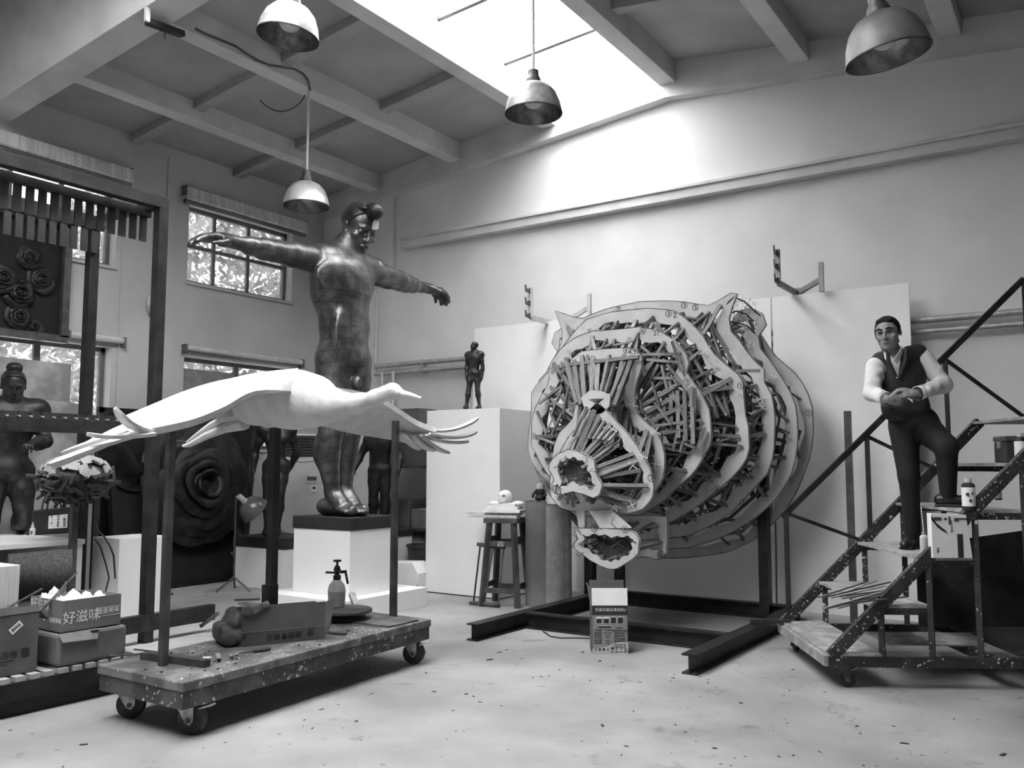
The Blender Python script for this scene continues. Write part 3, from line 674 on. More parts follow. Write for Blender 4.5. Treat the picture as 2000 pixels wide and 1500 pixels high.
    for a, b, c, w in NF: feather([at(*a[:2], Y=a[2]), at(*b[:2], Y=b[2]), at(*c[:2], Y=c[2])], w)
    FF = [((845, 845, 5.38), (890, 848, 5.65), (934, 819, 5.95), .075), ((835, 850, 5.36), (885, 868, 5.6), (931, 846, 5.9), .075), ((828, 852, 5.34), (870, 874, 5.56), (915, 865, 5.82), .075),
          ((815, 852, 5.3), (845, 880, 5.5), (877, 887, 5.68), .085), ((800, 852, 5.26), (825, 878, 5.42), (848, 883, 5.56), .085), ((785, 850, 5.2), (803, 870, 5.36), (819, 880, 5.46), .085), ((770, 848, 5.16), (785, 858, 5.28), (799, 867, 5.38), .085)]
    for a, b, c, w in FF: feather([at(*a[:2], Y=a[2]), at(*b[:2], Y=b[2]), at(*c[:2], Y=c[2])], w)
    return t
crane()

# ================================================================ trolley under the crane
TROLT = spotted('paint_spattered_board', .15, .5, .155, 26, .7, .35)
TROLS = spotted('spattered_steel_edge', .075, .55, .165, 34, .55, .35)
STAIRS = spotted('spattered_dark_steel', .028, .55, .185, 48, .5, .3)
def caster(parent, c, top, r, yaw, brake=False, w=.05):
    """swivel castor: wheel with tyre, fork, axle bolt and brake lever"""
    R = Matrix.Rotation(yaw, 3, 'Z'); c = V(c); ax = R @ V((0, 1, 0)); fw = R @ V((1, 0, 0))
    Rw = Matrix.Rotation(yaw, 3, 'Z') @ Matrix.Rotation(math.pi/2, 3, 'X')
    wc = c+V((0, 0, r))
    wh = MB().lathe([(r*.55, -w/2), (r*.93, -w/2), (r, -w*.3), (r, w*.3), (r*.93, w/2), (r*.55, w/2)], wc, 28, Rw).build('castor_wheel', RUBBER, parent, smooth=True)
    MB().lathe([(r*.2, -w*.42), (r*.58, -w*.3), (r*.58, w*.3), (r*.2, w*.42)], wc, 20, Rw).build('hub', GREYST, wh)
    fk = MB(); tp = c+V((0, 0, top))
    off = fw*(-r*.42)
    for s in (-1, 1):
        o = ax*s*(w/2+.012)
        fk.prism([tp+off+fw*(-.55*r)+o, tp+off+fw*(.75*r)+o, wc+fw*.36*r+o, wc+fw*.1*r-V((0, 0, .32*r))+o, wc-fw*.22*r-V((0, 0, .15*r))+o], ax*s*.006)
    fk.box(tp+off-V((0, 0, .006)), (r*1.5, r*1.1, .012), R)
    f = fk.build('fork', GREYST if r < .06 else PALEST_M, parent)
    for s in (-1, 1): MB().lathe([(.014, 0), (.014, .01), (.006, .014)], wc+ax*s*(w/2+.014), 8, Matrix.Rotation(yaw, 3, 'Z') @ Matrix.Rotation(-s*math.pi/2, 3, 'X')).build('axle_bolt', GREYST, f)
    if brake: MB().bar(tp+fw*.3*r-V((0, 0, .03)), tp+fw*1.5*r+V((0, 0, -.005)), w*.9, .008).bar(tp+fw*.2*r-V((0, 0, .02)), wc+fw*.6*r+V((0, 0, r*.4)), w*.7, .012).build('brake_lever', PALEST_M, f)
PALEST_M = mat('zinc_fork', .42, .5, metal=.2, var=.3, scale=15)
def trolley():
    t = thing('platform_trolley', 'long paint-spattered platform trolley on castors carrying the crane posts', 'trolley', (-4.33, 4.0, 0))
    dz = .30
    A, B, C_, D = V((-4.72, 2.92, 0)), V((-3.96, 2.92, 0)), V((-4.10, 5.10, 0)), V((-4.86, 5.10, 0))
    P = lambda q, z: V((q.x, q.y, z))
    MB().prism([P(q, dz-.05) for q in (A, B, C_, D)], (0, 0, .05)).build('deck_board', TROLT, t, bev=.006)
    MB().prism([P(q, dz-.14) for q in (A+V((.01, .01, 0)), B+V((-.01, .01, 0)), C_+V((-.01, -.01, 0)), D+V((.01, -.01, 0)))], (0, 0, .088)).build('steel_frame', TROLS, t, bev=.003)
    for q, yaw, br in ((A+V((.12, .14, 0)), .75, False), (B+V((-.10, .14, 0)), .40, True), (C_+V((-.06, -.12, 0)), .45, True), (D+V((.12, -.14, 0)), 2.0, False)):
        caster(t, q, dz-.14, .078, yaw, br, .055)
    for nm, (px, pyb), Y, ptop, w in (('post', (318, 1300), 3.11, (332, 826), .042), ('post', (768, 1206), 4.93, (767, 822), .042)):
        b = at(px, pyb, z=dz); top = at(ptop[0], ptop[1], Y=b.y).z
        MB().bar((b.x, b.y, dz-.01), (b.x, b.y, top), w, w).build(nm, GREYST, t, bev=.003)
    x3 = at(536, 900, Y=4.08).x
    MB().bar((x3, 4.08, dz-.01), (x3, 4.08, 1.66), .055, .055, (1, 0, 0)).build('post', BLACK, t); MB().bar((x3+.01, 4.06, dz), (x3+.01, 4.06, .62), .075, .075, (1, 0, 0)).build('post_sleeve', BLACK, t)
    MB().span((-4.86, 4.66, dz), (-4.12, 4.98, dz+.012)).build('loose_board', mat('grey_board', .16, .7, var=.3), t)
    return t
trolley()
DZ = .30
def dk(x, y, h=0): return at(x, y, z=DZ+h)
# things lying on the trolley
def trolley_things():
    # open cardboard carton lying on its side: text upside down
    a, b = dk(472, 1264), dk(634, 1248); u = (b-a).normalized(); n = V((u.y, -u.x, 0)); n = -n if n.dot(V((1, 0, 0))) > 0 else n
    L = (b-a).length; h = .235; dp = .20
    t = thing('open_carton', 'open brown carton with upside-down printing lying on the trolley deck', 'box', tuple(a))
    z = V((0, 0, 1)); e = .004
    MB().prism([a, b, b+z*h, a+z*h], n*e).build('front_panel', CARD2, t); MB().prism([a+n*dp, b+n*dp, b+n*dp+z*h*.9, a+n*dp+z*h*.9], n*e).build('back_panel', CARD2, t)
    MB().prism([a+z*.001, b+z*.001, b+n*dp+z*.001, a+n*dp+z*.001], z*e).build('bottom_panel', CARD2, t)
    MB().prism([b, b+z*h*.98, b+u*.06+z*h*1.12-n*.02, b+u*.035+z*h*.3], n*e).build('flap', CARD, t)
    MB().prism([a, a+z*h, a-u*.03+z*h*.7+n*.06, a-u*.03+n*.06], n*e).build('flap', CARD2, t)
    MB().bar(a+z*h*.36-n*.001, b+z*h*.36-n*.001, .002, .003).build('crease', CARD3, t)
    text('printing', '雕塑专用泥', .045, tuple(a+u*L*.5+z*h*.2-n*.0015), -u, -z, INK, t)
    text('printing', '芳', .05, tuple(a+u*L*.82+z*h*.24-n*.0015), -u, -z, INK, t)
    # rolled leather-like cloth hanging over the carton's left end
    c = dk(452, 1262)
    t = thing('leather_roll', 'rolled dark hide and cloth slumped against the carton end on the trolley', 'cloth', tuple(c))
    pr = []
    for k2, (ou, oz, r) in enumerate(((-.02, .06, .055), (.02, .13, .042), (.045, .055, .05), (-.045, .10, .03), (.03, .18, .03))):
        for i in range(5): q0 = -.02+.04*i; pr.append(cone(c+u*ou+n*q0+V((0, 0, oz+.008*math.sin(i*2+k2))), c+u*(ou+.01*math.sin(i*3))+n*(q0+.04)+V((0, 0, oz+.008*math.sin(i*2+2))), r*(1+.1*math.sin(i*2.3)), r, .018))
    sdf_obj('roll', pr, .008, mat('dark_hide', .07, .6, var=.4, scale=12, bump=.3), t)
    g = []
    for i in range(7):
        row = []
        for j in range(6):
            x = -.01+.17*i/6; s = j/5
            if s < .5: p = a+u*x+n*(.08*(1-2*s))+z*(h+.012+.01*math.sin(i+j))
            else: p = a+u*x-n*(.012)+z*(h+.012-(s-.5)*(.07+.05*math.sin(i*.8)))
            row.append(p)
        g.append(row)
    MB().sheet(g, .006).build('draped_flap', mat('grey_rag', .12, .8, var=.4, scale=15, bump=.3), t, smooth=True)
    # pressure sprayer bottle
    c = dk(657, 1181); c = at(657, 1196, Y=4.75); c.z = DZ+.075
    t = thing('spray_bottle', 'pale round pump spray bottle with black trigger head standing on the turntable', 'bottle', tuple(c))
    MB().lathe([(.05, 0), (.062, .01), (.064, .11), (.067, .118), (.064, .126), (.058, .16), (.034, .19), (.022, .20)], c, 28).build('bottle', mat('milky_plastic', .42, .35, var=.08), t, smooth=True)
    hd = MB().lathe([(.026, .198), (.028, .205), (.028, .23), (.018, .235), (.018, .26), (.026, .265), (.026, .275), (.016, .30)], c, 18)
    hd.bar(c+V((.02, .01, .255)), c+V((.06, .035, .258)), .02, .02); hd.bar(c+V((.055, .03, .258)), c+V((.07, .04, .17)), .018, .014); hd.bar(c+V((-.01, -.01, .25)), c+V((-.07, -.045, .252)), .014, .014)
    hd.build('pump_head', BLACK, t, smooth=True); MB().lathe([(.008, .30), (.008, .325), (.03, .33), (.03, .342)], c, 14).build('plunger', BLACK, t)
    # banding turntable: disc on foot
    c = at(672, 1200, Y=4.72); c.z = DZ+.012
    t = thing('modelling_turntable', 'low round dark modelling turntable beside the spray bottle on the trolley', 'turntable', tuple(c))
    MB().lathe([(.15, 0), (.16, .012), (.05, .02), (.04, .045)], c, 32).build('foot', WOODD, t, smooth=True); MB().lathe([(.19, .045), (.2, .05), (.2, .065), (.19, .07)], c, 40).build('disc', mat('grey_disc', .07, .5, var=.3), t, smooth=True)
    # wooden block leaning on the disc
    a2 = dk(701, 1203); b2 = at(687, 1160, Y=a2.y+.12)
    tag(MB().bar(a2+V((0, 0, .02)), b2, .045, .035).build('wood_block', mat('pale_lath', .42, .7, var=.15, scale=20), bev=.002), 'pale wooden block leaning across the dark turntable on the trolley', 'wood block')
    # square steel tube, short square tube, eraser block, pliers, rods
    tag(MB().bar(dk(280, 1280, .02), dk(405, 1296, .02), .05, .04).build('steel_bar', GREYST, bev=.002), 'flat grey steel bar lying behind the near trolley post', 'steel bar')
    p, q = dk(428, 1290, .013), dk(424, 1279, .013); d = (q-p).normalized()*.16
    x_, y_, _ = frame(d); m = MB()
    for s in (-1, 1): m.bar(p+x_*s*.0115, p+d+x_*s*.0115, .002, .025); m.bar(p+y_*s*.0115, p+d+y_*s*.0115, .025, .002)
    tag(m.build('square_tube', mat('bright_tube_end', .45, .4, metal=.5)), 'short hollow square steel tube with bright cut end on the trolley', 'steel tube')
    tag(MB().bar(dk(396, 1287, .012), dk(412, 1287, .012), .03, .022).build('chalk_block', PAPER, bev=.003), 'small white block beside the hollow tube on the trolley', 'block')
    a3, b3 = dk(468, 1276, .012), dk(527, 1267, .012)
    pt = thing('carving_tool', 'dark handled carving tool lying in front of the carton', 'tool', tuple(a3))
    MB().tube([a3.lerp(b3, .45), a3.lerp(b3, .6), b3], [.011, .014, .011], 10).build('handle', WOODD, pt, smooth=True); MB().tube([a3, a3.lerp(b3, .45)], [.003, .006], 6).build('blade', GREYST, pt)
    for i, (x, y) in enumerate(((449, 1281), (454, 1280), (460, 1278))):
        p = dk(x, y, .01); tag(MB().tube([p, p+V((.012, .008, 0))], [.009, .008], 8).build('clay_pellet', PLYW), ('leftmost pale pellet of three beside the carving tool', 'middle pale pellet of three beside the carving tool', 'pale pellet touching the tip of the carving tool')[i], 'pellet', 'pellets beside the tool')
    tag(MB().tube([dk(215, 1281, .006), dk(275, 1277, .006)], .006, 6).build('steel_rod', GREYST), 'thin steel rod near the front left edge of the trolley', 'rod')
    tag(MB().tube([dk(262, 1268, .006), dk(312, 1274, .006)], .005, 6).build('steel_rod', WOODD), 'thin dark rod behind the near trolley post', 'rod')
    tag(MB().bar(dk(640, 1235, .01), dk(676, 1238, .01), .03, .012).build('flat_file', WOODD), 'dark flat file on the trolley between carton and turntable', 'tool')
    tag(MB().tube([dk(634, 1228, .02), dk(668, 1238, .006)], .003, 6).build('wire_rod', ZINC), 'bright thin wire leaning by the carton right end', 'wire')
    m = MB(); rnd = random.Random(3)
    for _ in range(40):
        x = rnd.uniform(-4.65, -4.0); y = rnd.uniform(2.98, 3.5) if rnd.random() < .6 else rnd.uniform(3.2, 5.0); s = rnd.uniform(.004, .012)
        m.box((x, y, DZ+s/3), (s, s*rnd.uniform(.5, 2), s*.6), Matrix.Rotation(rnd.uniform(0, 3), 3, 'Z'))
    tag(m.build('deck_crumbs', WOODD), 'crumbs and shavings scattered on the trolley deck', 'debris', kind='stuff')
trolley_things()

# ================================================================ steel stand of the bear head
IB = DARKST
stn = thing('beam_stand', 'heavy dark I-beam floor stand with uprights carrying the bear head', 'stand', (-3.4, 7.0, 0))
hz = .135
xl, xr = -4.30, -2.40
MB().ibeam((xl, 5.87, hz/2), (xl, 8.35, hz/2), hz, .11, .012).build('side_beam', IB, stn)
MB().ibeam((xr, 5.75, hz/2), (xr, 8.35, hz/2), hz, .11, .012).build('side_beam', IB, stn)
MB().ibeam((xl+.06, 6.62, hz/2), (xr-.06, 6.62, hz/2), hz, .10, .012).build('cross_beam', IB, stn)
MB().ibeam((xl+.06, 8.25, hz/2), (xr-.06, 8.25, hz/2), hz, .10, .012).build('cross_beam', IB, stn)
for (px_, Y, top) in ((1153, 8.20, 1.6), (1210, 8.25, 1.5), (1494, 8.22, 1.9)):
    x = at(px_, 1100, Y=Y).x
    MB().bar((x, Y, .02), (x, Y, top), .10 if px_ != 1210 else .07, .09, (1, 0, 0)).build('upright', IB, stn)
MB().bar((-4.6, 8.22, 1.55), (-2.5, 8.22, 1.55), .06, .08).build('rail', IB, stn)

# ================================================================ bear head: contour boards and laths
BOARD = mat('contour_board', .48, .75, var=.06, scale=6, v2=.52)
BOARDE = mat('board_edge', .10, .8, var=.2)
def bear():
    t = thing('bear_head_armature', 'giant bear head built of numbered contour boards and wooden laths', 'sculpture', (-3.65, 7.4, .5))
    rnd = random.Random(11)
    U = lambda u, v, Y: at(1020+u*.38, 560+v*.38, Y=Y)
    H = {}   # right-half outlines in survey units, from the crown to the chin
    H[4] = (6.95, -3.66, [(412, 318), (540, 310), (600, 338), (622, 385), (610, 430), (585, 500), (580, 580), (600, 660), (640, 700), (690, 740), (720, 800), (735, 880), (730, 960), (705, 1030), (640, 1090), (550, 1130), (412, 1150)])
    H[5] = (7.25, -3.70, [(479, 218), (600, 205), (690, 220), (780, 270), (840, 340), (858, 390), (845, 440), (880, 490), (930, 560), (965, 640), (970, 720), (976, 800), (945, 845), (920, 900), (880, 960), (800, 1030), (720, 1110), (600, 1180), (479, 1200)])
    H[6] = (7.55, -3.70, [(545, 118), (650, 108), (780, 120), (850, 170), (930, 250), (970, 330), (1060, 410), (1135, 470), (1140, 560), (1145, 650), (1165, 720), (1168, 830), (1150, 900), (1090, 970), (1000, 1050), (900, 1130), (800, 1195), (700, 1240), (560, 1255)])
    H[7] = (7.82, -3.70, [(600, 75), (750, 70), (850, 78), (950, 98), (1030, 58), (1105, 10), (1112, 22), (1062, 150), (1075, 230), (1130, 290), (1170, 360), (1245, 420), (1240, 480), (1290, 570), (1300, 680), (1295, 860), (1270, 950), (1180, 1050), (1090, 1150), (980, 1225), (850, 1285), (640, 1305)])
    H[8] = (8.05, -3.70, [(660, 110), (850, 118), (1000, 165), (1070, 190), (1110, 125), (1190, 106), (1248, 145), (1256, 200), (1215, 255), (1212, 300), (1290, 400), (1370, 520), (1410, 620), (1418, 740), (1410, 870), (1380, 980), (1300, 1100), (1200, 1190), (1050, 1280), (880, 1340), (700, 1355)])
    H[9] = (8.28, -3.70, [(720, 150), (1000, 175), (1150, 205), (1225, 240), (1290, 345), (1400, 440), (1460, 520), (1490, 610), (1498, 740), (1485, 860), (1445, 980), (1400, 1080), (1330, 1180), (1200, 1300), (1050, 1370), (850, 1395), (740, 1398)])
    H[3] = (6.62, -3.55, [(345, 580), (400, 605), (440, 640), (480, 690), (530, 740), (580, 800), (630, 880), (665, 950), (678, 1030), (670, 1090), (620, 1145), (560, 1165), (480, 1165), (387, 1150)])
    rings = {}
    def dense(P, n):
        P = [V(p) for p in P]; m = len(P); out = []
        L = [(P[(i+1) % m]-P[i]).length for i in range(m)]; T = sum(L); s = 0; i = 0; acc = 0
        for k in range(n):
            d = T*k/n
            while acc+L[i] < d: acc += L[i]; i += 1
            out.append(P[i].lerp(P[(i+1) % m], (d-acc)/max(L[i], 1e-9)))
        return out
    def inset(P, w):
        n = len(P); out = []
        c = sum(P, V((0, 0, 0)))/n
        N = []
        for i in range(n):
            d = (P[(i+2) % n]-P[i-2]); nn = V((-d.z, 0, d.x)).normalized(); N.append(nn)
        s = sum((1 if N[i].dot(c-P[i]) > 0 else -1) for i in range(n))
        for i in range(n):
            nn = (N[i-1]+N[i]+N[(i+1) % n]).normalized()*(1 if s > 0 else -1)
            j = .85+.15*math.sin(i*1.7)+.1*math.sin(i*.6); q = P[i]+nn*w*j
            if (c-P[i]).length < 1.15*w: q = P[i].lerp(c, .6)
            out.append(q)
        return out
    for k, (Y, xc, pts) in H.items():
        R = [U(u, v, Y) for u, v in pts]
        Lf = [V((2*xc-p.x, Y, p.z)) for p in R]
        if k in (3, 4): Lf = [V((xc-(p.x-xc)*.93, Y, p.z)) for p in R]
        P = [p for p in R]+[p for p in reversed(Lf)]
        Q = []
        for p in P:
            if not Q or (p-Q[-1]).length > .02: Q.append(p)
        rings[k] = (Y, dense(Q, 72))
    nose = [(180, 858), (240, 832), (300, 850), (370, 885), (380, 960), (413, 1020), (400, 1070), (365, 1088), (320, 1070), (260, 1055), (215, 1065), (190, 1075), (135, 1030), (165, 990), (135, 940), (140, 900)]
    rings[2] = (6.38, dense([U(u, v, 6.38) for u, v in nose], 56))
    jaw = [(265, 1238), (400, 1240), (530, 1245), (580, 1260), (605, 1300), (595, 1380), (540, 1420), (480, 1455), (430, 1450), (350, 1410), (270, 1350), (262, 1315), (285, 1300)]
    rings[1] = (6.52, dense([U(u, v, 6.52) for u, v in jaw], 56))
    jaw2 = [(330, 1180), (650, 1172), (745, 1180), (750, 1260), (742, 1370), (700, 1408), (640, 1390), (520, 1400), (400, 1395), (330, 1330)]
    rings[10] = (6.95, dense([U(u, v, 6.95) for u, v in jaw2], 56))
    wd = {1: .07, 2: .08, 3: .10, 4: .115, 5: .13, 6: .14, 7: .14, 8: .13, 9: .12, 10: .09}
    inn = {}
    for k, (Y, P) in rings.items():
        I = inset(P, wd[k]); inn[k] = I
        b = MB().ring(P, I, (0, .022, 0)).build('contour_board', BOARD, t)
        # marker line drawn along the outer rim
        Pm = inset(P, .006); MB().ring([p+V((0, -.0015, 0)) for p in P], [p+V((0, -.0015, 0)) for p in Pm], (0, .0012, 0)).build('marker_line', INK, b)
    # hand-written numbers in circles
    marks = [(7, 495, 118, '②'), (7, 833, 98, '③'), (7, 890, 108, '③'), (6, 752, 141, '③'), (6, 785, 147, '2'), (5, 620, 229, '④'), (5, 690, 240, '21'), (4, 535, 328, '④'), (4, 575, 335, '4.31'), (4, 205, 416, '⑤'), (3, 388, 612, '⑥'), (5, 845, 492, '⑦'), (6, 1123, 512, '③'), (9, 1472, 651, '①'), (6, 1003, 1043, '⑥'), (7, 1135, 1113, '②'), (2, 160, 1042, '①'), (2, 185, 1050, '后'), (3, 663, 985, '⑦'), (1, 530, 1249, '⑧'), (1, 370, 1243, '⑧'), (10, 718, 1382, '④'), (5, 60, 770, '④'), (5, 155, 432, '⑤')]
    for k, u, v, s in marks:
        p = U(u, v, rings[k][0]); text('marker_number', s, .075 if len(s) == 1 else .06, (p.x, p.y-.0025, p.z), (1, 0, 0), (0, 0, 1), INK, t)
    # laths: lengthwise between neighbouring boards, and crosswise along the boards
    laths = []
    pairs = [(2, 3, 34), (3, 4, 44), (4, 5, 54), (5, 6, 54), (6, 7, 54), (7, 8, 40), (8, 9, 40), (1, 10, 20), (4, 6, 18), (5, 7, 20), (6, 8, 16)]
    def polar(k):
        Y, P = rings[k]; c = sum(P, V((0, 0, 0)))/len(P); M_ = [(a+b)/2 for a, b in zip(P, inn[k])]
        return c, sorted([(math.atan2(m_.z-c.z, m_.x-c.x), m_) for m_ in M_], key=lambda q: q[0])
    PO = {k: polar(k) for k in rings}
    def pick(k, a):
        a = (a+math.pi) % (2*math.pi)-math.pi; L = PO[k][1]; return min(L, key=lambda q: abs(q[0]-a))[1]
    IP = {k: sorted([(math.atan2(q.z-PO[k][0].z, q.x-PO[k][0].x), q) for q in inn[k]], key=lambda q: q[0]) for k in rings}
    def pickI(k, a):
        a = (a+math.pi) % (2*math.pi)-math.pi; return min(IP[k], key=lambda q: abs(q[0]-a))[1]
    for k1, k2, n in pairs:
        Y1, Y2 = rings[k1][0], rings[k2][0]
        for i in range(n):
            a = 2*math.pi*i/n+rnd.uniform(-.06, .06); b = a+rnd.uniform(-.16, .16)
            p = V(pickI(k1, a)); q = V(pickI(k2, b)).lerp(V(pick(k2, b)), rnd.uniform(.1, .6))
            if rnd.random() < .4: p = p.lerp(PO[k1][0], rnd.uniform(.05, .3)); q = q.lerp(PO[k2][0], rnd.uniform(.0, .2))
            if (q-p).length > 1.1: continue
            p.y = Y1+.035+rnd.uniform(0, .03); q.y = Y2-.015-rnd.uniform(0, .02)
            d = (q-p).normalized(); laths.append((p-d*rnd.uniform(.0, .02), q+d*rnd.uniform(0, .03), rnd.uniform(.022, .038), rnd.uniform(.014, .024)))
    for k1, k2 in ((4, 5), (5, 6), (6, 7), (7, 8), (8, 9), (3, 4)):
        for layer in range(3 if k1 > 3 else 1):
            f = .25+.27*layer
            for i in range(17):
                a = 2*math.pi*i/15+rnd.uniform(-.1, .1); da = rnd.uniform(.3, .5)
                p = V(pickI(k1, a)).lerp(V(pickI(k2, a)), f); q = V(pickI(k1, a+da)).lerp(V(pickI(k2, a+da)), f)
                yy = rings[k1][0]*(1-f)+rings[k2][0]*f
                if (q-p).length < .12 or (q-p).length > .9: continue
                p.y = yy+rnd.uniform(-.04, .04); q.y = yy+rnd.uniform(-.04, .04); laths.append((p, q, rnd.uniform(.02, .034), rnd.uniform(.014, .022)))
    # fans in the brow, the muzzle and both eye hollows
    for i in range(9):
        u0 = 222+i*44+8*math.sin(i*3); p = U(u0, 368+14*math.sin(i*2.2), 6.93); q = U(282+i*23+6*math.sin(i*5), 600+10*math.sin(i), 6.66); laths.append((p, q, .034, .024))
    laths.append((U(215, 405, 6.90), U(600, 362, 6.90), .035, .024))
    for i in range(8):
        p = U(262+i*26, 770+12*i*.3, 6.50); q = U(330+i*24-(i*i*.2), 618+i*18, 6.60); laths.append((p, q, .03, .022))
    for i in range(6):
        p = U(690+i*36, 560-9*i, 7.2); q = U(690+i*38, 730+16*i, 7.12); laths.append((p, q, .034, .022))
    for a, b in (((615, 600), (800, 500)), ((690, 740), (890, 830)), ((600, 590), (700, 400)), ((680, 470), (780, 470)), ((620, 350), (815, 345)), ((640, 375), (820, 390)), ((770, 280), (820, 430)), ((745, 400), (870, 555)), ((885, 520), (880, 800)), ((900, 830), (940, 725)),
                 ((1100, 432), (1222, 432)), ((85, 600), (205, 510)), ((120, 600), (250, 612)), ((75, 640), (155, 820)), ((150, 660), (190, 760)), ((460, 610), (490, 690)), ((490, 690), (590, 712))):
        laths.append((U(*a, 7.16), U(*b, 7.2), .034, .024))
    inner = MB()
    for i in range(620):
        k1 = rnd.choice((4, 5, 6, 6, 7, 7, 8, 8)); k2 = min(9, k1+rnd.choice((1, 1, 2))); a = rnd.uniform(-math.pi, math.pi); b = a+rnd.uniform(-.7, .7)
        p = V(pickI(k1, a)).lerp(PO[k1][0], rnd.uniform(.12, .6)); q = V(pickI(k2, b)).lerp(PO[k2][0], rnd.uniform(.1, .6)); p.y += .05
        if (q-p).length > .2: inner.bar(p, q, rnd.uniform(.025, .04), rnd.uniform(.02, .03))
    tag(inner.build('inner_laths', WOOD, t), kind='stuff')
    rnd.shuffle(laths)
    laths.sort(key=lambda l: -(l[1]-l[0]).length/((l[0].y+l[1].y)/2))
    unit = MB().box((0, 0, 0), (1, 1, 1)).mesh('lath'); unit.materials.append(WOOD)
    IW = WM[t.name].inverted()
    extra = MB()
    for i, (p, q, w, h) in enumerate(laths):
        if i < 300:
            o = bpy.data.objects.new('lath', unit); COL.objects.link(o); o.parent = t; reg(o, WM[t.name])
            x, y, z = frame(q-p, (rnd.uniform(-.5, .5), -1, rnd.uniform(-.3, .6))); c = (p+q)/2; L = (q-p).length
            M_ = Matrix(((x.x*w, y.x*h, z.x*L, c.x), (x.y*w, y.y*h, z.y*L, c.y), (x.z*w, y.z*h, z.z*L, c.z), (0, 0, 0, 1)))
            o.matrix_local = IW @ M_
        else: extra.bar(p, q, w, h)
    if extra.v: tag(extra.build('lath_mass', WOOD, t), kind='stuff')
    print('LATHS', len(laths))
    # wire ties: little crosses of bright sticks, and loops of wire in nose and jaw
    m = MB()
    for i in range(60):
        k = rnd.choice((3, 4, 5, 6, 7, 8)); a = rnd.uniform(-1.9, .9); p = V(pick(k, a))+V((rnd.uniform(-.15, .05), -.05, rnd.uniform(-.05, .1))); a1 = rnd.uniform(0, 3.1)
        for da in (0, 1.57): d = V((math.cos(a1+da), rnd.uniform(-.3, .1), math.sin(a1+da)))*.045; m.tube([p-d, p+d], .005, 5)
    tag(m.build('tie_sticks', PALEST, t), kind='stuff')
    m = MB()
    for (u0, u1, v0, v1, Y, n) in ((190, 370, 890, 1030, 6.40, 22), (300, 570, 1270, 1400, 6.54, 34)):
        for i in range(n):
            c0 = [U(rnd.uniform(u0, u1), rnd.uniform(v0, v1), Y)]
            for _ in range(5): c0.append(c0[-1]+V((rnd.uniform(-.06, .06), rnd.uniform(-.03, .03), rnd.uniform(-.04, .04))))
            m.tube(c0, .0025, 4)
    tag(m.build('tie_wire', GREYST, t), kind='stuff')
    # added dark plates standing in for shade inside the nose and jaw
    MB().prism([p.lerp(sum(inn[2], V())/len(inn[2]), .05)+V((0, .10, 0)) for p in inn[2][::2]], (0, .015, 0)).build('hollow_shade_plate', WOODD, t)
    MB().prism([p.lerp(sum(inn[1], V())/len(inn[1]), .05)+V((0, .12, 0)) for p in inn[1][::2]], (0, .015, 0)).build('hollow_shade_plate', WOODD, t)
    MB().prism([U(340, 1150, 6.58), U(460, 1150, 6.58), U(560, 1240, 6.54), U(400, 1240, 6.54)], (0, .02, 0)).build('lip_board', BOARD, t)
    MB().prism([U(275, 1150, 6.62), U(320, 1150, 6.62), U(320, 1238, 6.56), U(290, 1238, 6.56)], (0, .02, 0)).build('lip_board', BOARD, t)
    # ear hoops and mesh
    m = MB()
    for pts in ([(960, 220), (970, 150), (1030, 80), (1090, 55), (1140, 75), (1190, 120), (1225, 150)], [(1065, 180), (1110, 185), (1160, 205), (1195, 240)], [(1060, 140), (1100, 125), (1150, 140), (1190, 180)]):
        m.tube([U(u, v, 7.9) for u, v in pts], .008, 6)
    m.build('ear_hoop', DARKST, t, smooth=True)
    m = MB()
    for i in range(70):
        u, v = rnd.uniform(1060, 1190), rnd.uniform(70, 230); p = U(u, v, 7.95); m.tube([p, p+V((rnd.uniform(-.06, .06), rnd.uniform(-.02, .02), rnd.uniform(-.06, .06))), p+V((rnd.uniform(-.08, .08), 0, rnd.uniform(-.08, .08)))], .0018, 3)
    tag(m.build('ear_mesh', GREYST, t), kind='stuff')
bear()

